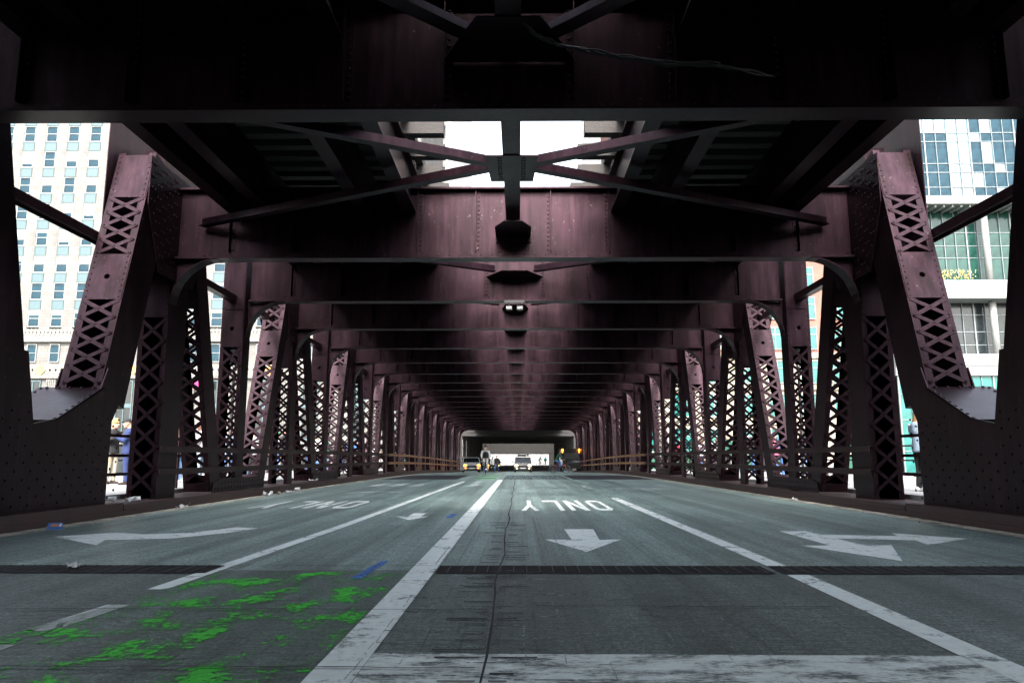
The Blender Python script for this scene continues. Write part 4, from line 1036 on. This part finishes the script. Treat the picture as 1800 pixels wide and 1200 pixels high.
# the pavement on the stone tower side
person('person in mustard knit hat, dark jacket and khaki trousers leaning at the railing', -11.15, 20.6, SWZ, 70, 'phone', 'black_cloth', 'khaki', hair='beanie', hmat='mustard', h=1.76, group=CG)
person('person in navy coat and dark cap holding a phone, beside the mustard hat', -10.35, 19.9, SWZ, -70, 'phone', 'navy', 'navy', hair='cap', hmat='black_cloth', h=1.74, group=CG)
person('person with brown hair standing behind the khaki trousers', -11.2, 22.2, SWZ, 30, 'stand', 'brown_cloth', 'denim_blue', hair='long', hmat='hair_brown', h=1.66, female=True, group=CG)
person('person in green cap behind the first lattice post', -12.1, 24.4, SWZ, 20, 'stand', 'black_cloth', 'jeans_mid', hair='cap', hmat='bright_green', h=1.9, group=CG)
person('person in dark brown jacket and blue jeans looking down beside the lattice post', -9.75, 21.6, SWZ, 75, 'pockets', 'brown_cloth', 'jeans_mid', 'shoe_white', h=1.78, group=CG)
person('person in white sweater, light jeans and white shoes next to the leaning lattice strut', -9.35, 22.1, SWZ, -80, 'crossed', 'white_cloth', 'denim_light', 'shoe_white', skin='skin_d', h=1.75, group=CG)
person('person in pale denim jacket behind the leaning lattice strut', -9.25, 24.0, SWZ, 60, 'phone', 'denim_light', 'denim_blue', 'shoe_white', h=1.72, group=CG)
person('person in crimson coat seen through the lattice post bars', -9.6, 26.6, SWZ, 150, 'pockets', 'red_coat', 'denim_blue', hair='long', hmat='hair_dark', h=1.62, female=True, group=CG)
person('person in long black coat under the dark cap, past the lilac lattice strut', -9.0, 29.0, SWZ, 80, 'stand', 'black_cloth', 'black_cloth', hair='cap', hmat='black_cloth', h=1.86, group=CG)
person('person in grey top and bright green cap past the lilac lattice strut', -9.7, 30.3, SWZ, -60, 'phone', 'grey_cloth', 'denim_blue', hair='cap', hmat='bright_green', h=1.76, group=CG)
person('person in white shirt walking past the farther posts', -8.9, 33.2, SWZ, 200, 'walk', 'white_cloth', 'jeans_mid', 'shoe_white', h=1.74, group=CG)
person('person in dark green jacket among the farther posts of the stone tower side', -9.6, 37.0, SWZ, 20, 'pockets', 'dark_green', 'black_cloth', h=1.8, group=CG)
person('person in blue denim top and knit hat among the farther posts', -9.1, 41, SWZ, 10, 'stand', 'denim_blue', 'denim_light', hair='beanie', hmat='black_cloth', h=1.74, group=CG)
# the pavement on the glass tower side
person('person with long blond-brown hair, pale denim jacket, black trousers and white shoes', 8.72, 16.1, SWZ, 100, 'crossed', 'denim_light', 'black_cloth', 'shoe_white', hair='long', hmat='hair_blond', h=1.78, female=True, group=CG, voxel=.016)
person('bearded-looking person in green T-shirt with hand raised to the chin', 9.02, 18.6, SWZ, 40, 'chin', 'green_shirt', 'navy', 'shoe_dark', hair='short', hmat='hair_dark', h=1.83, style='tee', group=CG, voxel=.016)
person('person in bright green top hidden behind the blond-haired person', 10.1, 18.4, SWZ, 60, 'stand', 'bright_green', 'denim_light', 'shoe_white', hair='long', hmat='hair_dark', h=1.66, female=True, group=CG)
person('person in pink coat seen between two lattice posts', 8.95, 26.0, SWZ, 30, 'pockets', 'pink_cloth', 'denim_blue', hair='long', hmat='hair_brown', h=1.5, female=True, group=CG)
person('person in blue jacket beside the pink coat', 9.55, 26.6, SWZ, -40, 'stand', 'denim_blue', 'denim_blue', 'shoe_white', h=1.72, group=CG)
person('person in grey coat and light cap behind the lattice bars', 9.6, 24.0, SWZ, 120, 'phone', 'grey_cloth', 'black_cloth', hair='cap', hmat='white_cloth', h=1.74, group=CG)
person('person in black jacket seen past the glass tower side lantern', 9.1, 28.5, SWZ, -20, 'pockets', 'black_cloth', 'denim_blue', h=1.8, group=CG)
person('person in dark green sweater with dark hair among the posts', 9.25, 33.0, SWZ, 15, 'stand', 'dark_green', 'black_cloth', hair='short', hmat='hair_dark', h=1.76, group=CG)
person('person in green shirt standing close beside the dark green sweater', 9.9, 33.6, SWZ, -15, 'crossed', 'green_shirt', 'jeans_mid', skin='skin', h=1.74, group=CG)
person('person in white top by the farther posts of the glass tower side', 9.3, 38.0, SWZ, 30, 'phone', 'white_cloth', 'denim_blue', hair='long', hmat='hair_brown', h=1.68, female=True, group=CG)
person('person in crimson jacket by the farther posts of the glass tower side', 9.4, 43.0, SWZ, -30, 'stand', 'red_coat', 'black_cloth', h=1.76, group=CG)

q = random.Random(11)
TOPS = {'black jacket': 'black_cloth', 'navy jacket': 'navy', 'brown jacket': 'brown_cloth', 'dark green jacket': 'dark_green', 'grey jacket': 'grey_cloth'}
LEGS = {'blue jeans': 'denim_blue', 'black trousers': 'black_cloth', 'navy trousers': 'navy'}
HAIRS = {'long dark hair': ('long', 'hair_dark'), 'long brown hair': ('long', 'hair_brown'), 'short dark hair': ('short', 'hair_dark'), 'short brown hair': ('short', 'hair_brown')}
combos = [(a, b_, c) for a in TOPS for b_ in LEGS for c in HAIRS]; q.shuffle(combos)
for sx in (-1, 1):
    side = 'stone tower' if sx < 0 else 'glass tower'
    for i in range(26):
        tp, lg, hr = combos.pop()
        y = 23 + i * 2.3 + q.uniform(-.6, .6); x = sx * q.choice((8.9, 9.6, 10.6, 11.6)) + q.uniform(-.3, .3)
        person('person with %s, %s, %s, %s side crowd' % (hr, tp, lg, side), x, y, SWZ + zr(y), q.uniform(-180, 180), q.choice(('stand', 'pockets', 'phone', 'crossed')), TOPS[tp], LEGS[lg], q.choice(('shoe_dark', 'shoe_white')), HAIRS[hr][0], HAIRS[hr][1], h=q.uniform(1.6, 1.84), female='long' in hr, group='crowd along the pavement, %s side' % side)
# ------------------------------------------------------------------ bicycles and their riders
def bicycle(label, x, y, face, frame_mat, group='bicycles'):
    t = thing('bicycle', label, 'bicycle', (x, y, zr(y)), R(face), group)   # points to -y
    r = .335; fw, rw = V((0, -.56, r)), V((0, .50, r))
    for c in (fw, rw):
        m = MB(); m.torus(c, (0, 1, 0), (0, 0, 1), r - .018, .019, 30, 8); w = m.build('wheel', 'rubber', t, True)
        m = MB(); m.torus(c, (0, 1, 0), (0, 0, 1), r - .045, .011, 30, 6); m.build('rim', 'chrome', w, True)
        m = MB()
        for k in range(18):
            a = k * math.pi / 9; m.tube([c + V(((-.02 if k % 2 else .02), 0, 0)), c + V((0, math.cos(a), math.sin(a))) * (r - .05)], .0025, 4)
        m.tube([c + V((-.04, 0, 0)), c + V((.04, 0, 0))], .02, 8); stuff(m.build('spokes', 'chrome', w))
    bb, st, hd, hb = V((0, .07, .29)), V((0, .22, .82)), V((0, -.36, .80)), V((0, -.39, .68))
    m = MB()
    for a, b_, q in ((bb, st, .016), (st.lerp(bb, .12), hd, .015), (bb, hb, .018), (hd + V((0, .01, .06)), hb, .019)): m.tube([a, b_], q, 8)
    for s in (-1, 1): m.tube([bb + V((s * .03, 0, 0)), rw + V((s * .055, 0, 0))], .009, 6); m.tube([st.lerp(bb, .1) + V((s * .02, 0, 0)), rw + V((s * .055, 0, 0))], .008, 6)
    m.build('frame', frame_mat, t, True)
    m = MB()
    for s in (-1, 1): m.tube([hb + V((s * .025, 0, 0)), hb + V((s * .05, -.03, -.06)), fw + V((s * .055, 0, 0))], .011, 7)
    m.build('fork', frame_mat, t, True)
    m = MB(); m.tube([hd + V((0, 0, .05)), hd + V((0, -.02, .16)), hd + V((0, -.08, .2))], .014, 8)
    m.tube([(-.29, -.40, 1.0), (-.2, -.42, 1.005), (0, -.44, .995), (.2, -.42, 1.005), (.29, -.40, 1.0)], .013, 8); m.build('handlebar', 'black', t, True)
    m = MB(); m.tube([st, st + V((0, .03, .09))], .013, 8); m.skin([m.ring(V((0, yy, .925)), (w_, 0, 0), (0, 0, .025), 10) for yy, w_ in ((.04, .015), (.1, .03), (.2, .05), (.29, .075), (.33, .05))]); m.build('saddle', 'black', t, True)
    m = MB(); m.tube([bb + V((-.07, 0, 0)), bb + V((.07, 0, 0))], .022, 8); m.torus(bb + V((-.05, 0, 0)), (0, 1, 0), (0, 0, 1), .085, .006, 20, 5)
    for s, d in ((-1, V((0, -.03, .165))), (1, V((0, .03, -.165)))):
        m.tube([bb + V((s * .07, 0, 0)), bb + d + V((s * .075, 0, 0))], .01, 6); m.box(*sorted((s * .08, s * .16)), bb.y + d.y - .04, bb.y + d.y + .04, bb.z + d.z - .012, bb.z + d.z + .012)
    m.build('crankset', 'black', t)
    return t
POSES['cycle2'] = dict(pel=(0, .24, 1.0), neck=(0, -.05, 1.53), e=[(-.27, -.20, 1.23), (.27, -.20, 1.23)], w=[(-.25, -.38, 1.055), (.25, -.38, 1.055)], k=[(-.11, -.17, .80), (.11, -.10, .62)], f=[(-.12, .03, .555), (.12, .08, .235)])
bicycle('bicycle ridden by the person in grey on the centre line of the bridge', -2.03, 48.0, 3, 'black')
person('person in pale grey trousers and black vest with helmet cycling towards us', -2.03, 48.0, zr(48), 3, 'cycle2', 'grey_cloth', 'grey_cloth', 'shoe_dark', 'helmet', 'black_cloth', h=1.75, group='people riding bicycles')
m = MB(); m.skin([m.ring(V((-2.03, 47.98 + oy, z + zr(48))), (rx, 0, 0), (0, ry, 0), 14) for z, rx, ry, oy in ((1.04, .19, .165, .2), (1.2, .19, .165, .15), (1.36, .2, .16, .06), (1.44, .17, .14, .01))])
tag(m.build('vest', 'black_cloth', None, True), 'black vest worn over the grey jacket by the cyclist coming towards us', 'vest')
bicycle('bicycle ridden across the road by the person in teal green jacket', 3.33, 60.0, 82, 'red')
person('person in dark teal jacket and blue jeans cycling across the road', 3.33, 60.0, zr(60), 82, 'cycle2', 'dark_green', 'denim_blue', 'shoe_dark', 'short', 'hair_brown', h=1.75, group='people riding bicycles')
# far away at the end of the bridge
person('person in dark top and short trousers at the end of the bridge', -3.55, 80, zr(80), 10, 'walk', 'black_cloth', 'denim_blue', h=1.72, group='people at the far crossing', female=True, hair='long', hmat='hair_blond')
person('person in white shirt and dark trousers at the end of the bridge', -2.9, 86, zr(86), 30, 'walk', 'white_cloth', 'black_cloth', h=1.72, group='people at the far crossing')
person('person in black coat walking by the far end wall', -2.25, 80, zr(80), -20, 'walk', 'black_cloth', 'denim_blue', h=1.78, group='people at the far crossing')
bicycle('bicycle of the first teal-clad rider by the white end wall', 4.6, 160, 70, 'black', 'bicycles by the end wall')
person('person in teal jacket by the white end wall, first of two', 4.6, 160, zr(160), 70, 'cycle2', 'teal_cloth', 'black_cloth', hair='helmet', hmat='white_cloth', h=1.9, group='people at the end wall')
person('person in teal top bending beside the other teal rider', 5.8, 161, zr(161), -30, 'pockets', 'teal_cloth', 'white_cloth', h=1.85, group='people at the end wall')

# ------------------------------------------------------------------ vehicles
def bev(me, w, seg=2):
    bm = bmesh.new(); bm.from_mesh(me); bmesh.ops.bevel(bm, geom=[e for e in bm.edges if len(e.link_faces) == 2 and e.calc_face_angle(0) > .35], offset=w, segments=seg, affect='EDGES', profile=.6)
    bm.to_mesh(me); bm.free(); me.polygons.foreach_set('use_smooth', [False] * len(me.polygons)); return me
def vehicle(name, label, cat, x, y, face, paintm, w=1.84, ln=4.5, h=1.62, hood=.98, lit='lamp', rack=False, group=None):
    """front at -y, origin on the ground under the middle"""
    t = thing(name, label, cat, (x, y, zr(y)), R(face), group); a, f, r = w / 2, -ln / 2, ln / 2
    def sect(yy, zs): return [V((sx_, yy, z)) for sx_, z in zs]
    m = MB()
    def ringy(yy, wd, zb, zt, inw=.0): return [V((-wd, yy, zb)), V((-wd - .02, yy, (zb + zt) / 2)), V((-wd + inw, yy, zt)), V((wd - inw, yy, zt)), V((wd + .02, yy, (zb + zt) / 2)), V((wd, yy, zb))]
    m.skin([ringy(f, a * .82, .34, .72, .05), ringy(f + .12, a * .93, .26, .86, .05), ringy(f + .5, a * .985, .22, hood * .97, .07), ringy(f + 1.15, a, .22, hood + .06, .06), ringy(r - .5, a, .22, hood + .08, .05), ringy(r - .05, a * .95, .3, hood + .04, .06), ringy(r, a * .9, .36, hood - .1, .06)])
    m.build('body', paintm, t)
    m = MB(); b0 = hood + .03
    cab = [(f + 1.0, a * .93, b0), (f + 1.72, a * .80, h - .04), (f + 2.0, a * .78, h), (r - .75, a * .78, h - .02), (r - .12, a * .9, b0 + .02)]
    m.skin([[V((-a * .93, f + .98, b0 - .03)), V((a * .93, f + .98, b0 - .03)), V((a * .93, f + .99, b0)), V((-a * .93, f + .99, b0))], [V((-a * .93, f + 1.7, b0 - .03)), V((a * .93, f + 1.7, b0 - .03)), V((a * .79, f + 1.7, h - .06)), V((-a * .79, f + 1.7, h - .06))],
            [V((-a * .94, r - .7, b0 - .03)), V((a * .94, r - .7, b0 - .03)), V((a * .79, r - .7, h - .04)), V((-a * .79, r - .7, h - .04))], [V((-a * .92, r - .14, b0 - .03)), V((a * .92, r - .14, b0 - .03)), V((a * .9, r - .16, b0 + .01)), V((-a * .9, r - .16, b0 + .01))]])
    m.build('windows', 'carglass', t)
    m = MB(); m.box(-a * .8, a * .8, f + 1.68, r - .68, h - .055, h)
    for s in (-1, 1):
        m.bar((s * a * .90, f + 1.04, b0 + .03), (s * a * .80, f + 1.74, h - .03), .07, .05); m.bar((s * a * .91, r - .25, b0 + .03), (s * a * .80, r - .75, h - .04), .12, .05); m.bar((s * a * .945, (f + r) / 2 + .3, b0), (s * a * .805, (f + r) / 2 + .3, h - .04), .08, .05)
    bev(m.mesh('q'), .01) if False else None
    m.build('roof', paintm, t)
    m = MB(); m.box(-a * .5, a * .5, f - .012, f + .1, .5, .70)
    m.build('grille', 'black', t); m = MB(); m.box(-a * .82, a * .82, f - .02, f + .1, .26, .40); m.build('bumper', 'black', t)
    m = MB(); m.box(-.26, .26, f - .03, f - .014, .40, .51); m.build('number_plate', 'plate', t)
    for s in (-1, 1):
        x0, x1 = sorted((s * a * .54, s * a * .90)); m = MB(); m.skin([m.ring(V((s * a * .72, f + yy, .72)), (s * .17 * q, 0, 0), (0, 0, .10 * q), 12) for yy, q in ((.10, 1), (.01, 1), (-.015, .7))]); m.build('headlight', lit, t, True)
        m = MB(); m.skin([m.ring(V((s * a * .68, f + yy, .44)), (.06, 0, 0), (0, 0, .05), 10) for yy in (.1, -.025)]); m.build('fog_light', lit, t)
        m = MB(); m.skin([m.ring(V((s * (a + .1), f + 1.25 + yy, hood + .12)), (.1 * q, 0, 0), (0, 0, .07 * q), 10) for yy, q in ((-.06, .6), (-.02, 1), (.05, .95))]); m.build('wing_mirror', paintm, t, True)
        for yy in (f + .85, r - .9):
            m = MB(); c = V((s * (a - .12), yy, .33)); m.torus(c, (0, 1, 0), (0, 0, 1), .25, .085, 24, 8); wh = m.build('wheel', 'rubber', t, True)
            m = MB(); m.skin([m.ring(c + V((s * q, 0, 0)), (0, .19, 0), (0, 0, .19), 14) for q in (-.05, .06)]); m.build('rim', 'chrome', wh)
    if rack:
        for yy in (f + 2.0, r - 1.0):
            m = MB(); m.tube([(-a * .72, yy, h), (-a * .72, yy, h + .09), (a * .72, yy, h + .09), (a * .72, yy, h)], .02, 6); m.build('roof_bar', 'black', t)
        m = MB(); m.box(-.55, .35, f + 1.9, f + 3.1, h + .11, h + .27); m.build('roof_box', 'black', t); m = MB(); m.box(.42, .6, f + 1.9, f + 3.0, h + .11, h + .34); m.build('roof_rack_bag', 'black', t)
    return t
vehicle('parked_car', 'silver estate car with lit headlights and loaded roof rack coming down the street', 'car', .52, 78, 0, 'silver', h=1.55, rack=True)
vehicle('parked_car', 'white car with amber lamps behind the oncoming cyclist', 'car', -4.75, 76, 6, 'whitecar', lit='amber', h=1.5)
vehicle('parked_car', 'dark car with amber lights farther back under the elevated structure', 'car', -3.3, 101, 0, 'blackcar', lit='amber', h=1.5)
tk = thing('pickup_truck', 'tall black truck with amber roof lights waiting at the far end of the bridge', 'truck', (5.9, 84, zr(84)), 0)
m = MB(); m.skin([[V((-1.05 * q, y, .45)), V((1.05 * q, y, .45)), V((1.05 * q, y, z)), V((-1.05 * q, y, z))] for y, z, q in ((-2.9, 1.1, .95), (-2.75, 1.28, 1), (-1.6, 1.36, 1), (2.9, 1.36, 1))]); m.build('body', 'blackcar', tk)
m = MB(); m.skin([[V((-.98, y0, 1.361)), V((.98, y0, 1.361)), V((.85, y1, 2.15)), V((-.85, y1, 2.15))] for y0, y1 in ((-1.6, -.95), (.7, .55))]); m.build('cab', 'blackcar', tk)
m = MB(); m.add([(-.86, -1.55, 1.45), (.86, -1.55, 1.45), (.76, -1.03, 2.06), (-.76, -1.03, 2.06)], [(0, 1, 2, 3)]); m.obox((0, -1.29, 1.755), (.8, 0, 0), (0, .26, .305), (0, -.02, .017)); m.build('windscreen', 'greywall', tk)
m = MB(); m.box(-1.1, 1.1, .8, 2.9, 1.365, 2.6); m.build('box', 'blackcar', tk)
for x in (-.98, .98):
    m = MB(); m.ell((x * .95, -.6, 2.45), .11, .11, .13, 10, 6); m.tube([(x * .95, -.6, 2.15), (x * .95, -.6, 2.34)], .05, 8, 0); m.build('beacon', 'amber', tk, True)
    m = MB(); m.box(x * .8 - .16, x * .8 + .16, -2.78, -2.76, .85, 1.0); m.build('headlight', 'chrome', tk)
    for y in (-1.9, 1.8):
        m = MB(); m.torus((x, y, .42), (0, 1, 0), (0, 0, 1), .31, .11, 22, 8); m.build('wheel', 'rubber', tk, True)
# amber traffic beacon left of the truck
# ------------------------------------------------------------------ litter
pk = thing('litter_packet', 'crushed blue and orange card packet lying against the kerb', 'litter', (-6.42, 10.62, .0), R(25))
pk.scale = (.55, .55, .55)
m = MB(); m.skin([[V((-.17, -.1, 0)), V((.17, -.1, 0)), V((.17, -.06, .05)), V((-.17, -.06, .05))], [V((-.17, .1, .0)), V((.17, .1, 0)), V((.16, .13, .15)), V((-.16, .13, .15))]]); m.build('packet', 'packblue', pk)
m = MB(); m.add([(-.1, -.045, .068), (.07, -.045, .068), (.08, .06, .119), (-.08, .06, .119)], [(0, 1, 2, 3)]); m.build('print', 'packorange', pk)
m = MB(); m.add([(.09, -.05, .066), (.15, -.05, .066), (.15, .08, .129), (.1, .08, .129)], [(0, 1, 2, 3)]); m.build('print', 'paper', pk)
def scrap(label, x, y, z, s, group='paper scraps by the kerb', mt='paper', name='paper_scrap'):
    m = MB(); n = 5; vs = []
    q = random.Random(int(x * 100 + y * 10))
    for i in range(n):
        for j in range(n): vs.append(((i / 4 - .5) * s + q.uniform(-.06, .06) * s, (j / 4 - .5) * s * .6 + q.uniform(-.05, .05) * s, abs(q.gauss(.12, .16)) * s + .004))
    fs = [(i * n + j, (i + 1) * n + j, (i + 1) * n + j + 1, i * n + j + 1) for i in range(4) for j in range(4)]
    m.add(vs, fs); o = m.build(name, mt, None, loc=(x, y, z)); o.rotation_euler = (0, 0, q.uniform(0, 3)); sm = o.modifiers.new('thickness', 'SOLIDIFY'); sm.thickness = .003
    return tag(o, label, 'litter', group)
scrap('white paper scrap standing on the kerb plate by the first lattice post', -6.95, 13.75, .192, .26)
scrap('crumpled white paper at the kerb foot below the first lattice post', -6.55, 14.9, .005, .24)
scrap('pale crumpled wrapper by the kerb of the white stone tower side, farther along', -6.5, 21.5, .005, .22)
scrap('flattened white wrapper in the gutter next to the round white cup', -6.45, 19.6, .005, .3)
scrap('small tan wrapper in the gutter beside the flattened white wrapper', -6.4, 20.4, .005, .16, mt='khaki')
scrap('tiny white scrap in the gutter below the pink coat on the glass tower side', 6.5, 17.6, .005, .16)
scrap('thin white scrap lying on the dark joint grating in the turn lane', -3.9, 6.85, .02, .12)
scrap('white paper lying on the kerb top among the farther posts', -6.9, 25.6, .192, .28)
for lab, x, y, z, s in (('crumpled clear plastic cup on the kerb plate beside the riveted gusset', -7.05, 13.2, .225, 1.0), ('round white crumpled cup in the gutter farther along', -6.5, 22.4, 0.0, 1.2)):
    t = thing('plastic_cup', lab, 'cup', (x, y, z), 0, 'discarded cups'); m = MB()
    m.skin([m.ring(V((yy, 0, .05 * s)), (0, r * s, 0), (0, 0, r * s * .95), 12) for yy, r in ((-.06 * s, .036), (0, .043), (.06 * s, .048))]); m.build('cup', 'paper', t, True)
    m = MB(); m.torus((.062 * s, 0, .05 * s), (0, 1, 0), (0, 0, 1), .047 * s, .004, 14, 6); m.build('rim', 'paper', t, True)
m = MB(); q = random.Random(5)
for i in range(260):
    sx = q.choice((-1, 1)); x = sx * q.uniform(6.3, 6.68); y = q.uniform(5, 34); r = q.uniform(.004, .014); m.ell((x, y, r * .6), r * 1.4, r, r * .7, 5, 3)
stuff(m.build('gutter_debris', 'sand'))
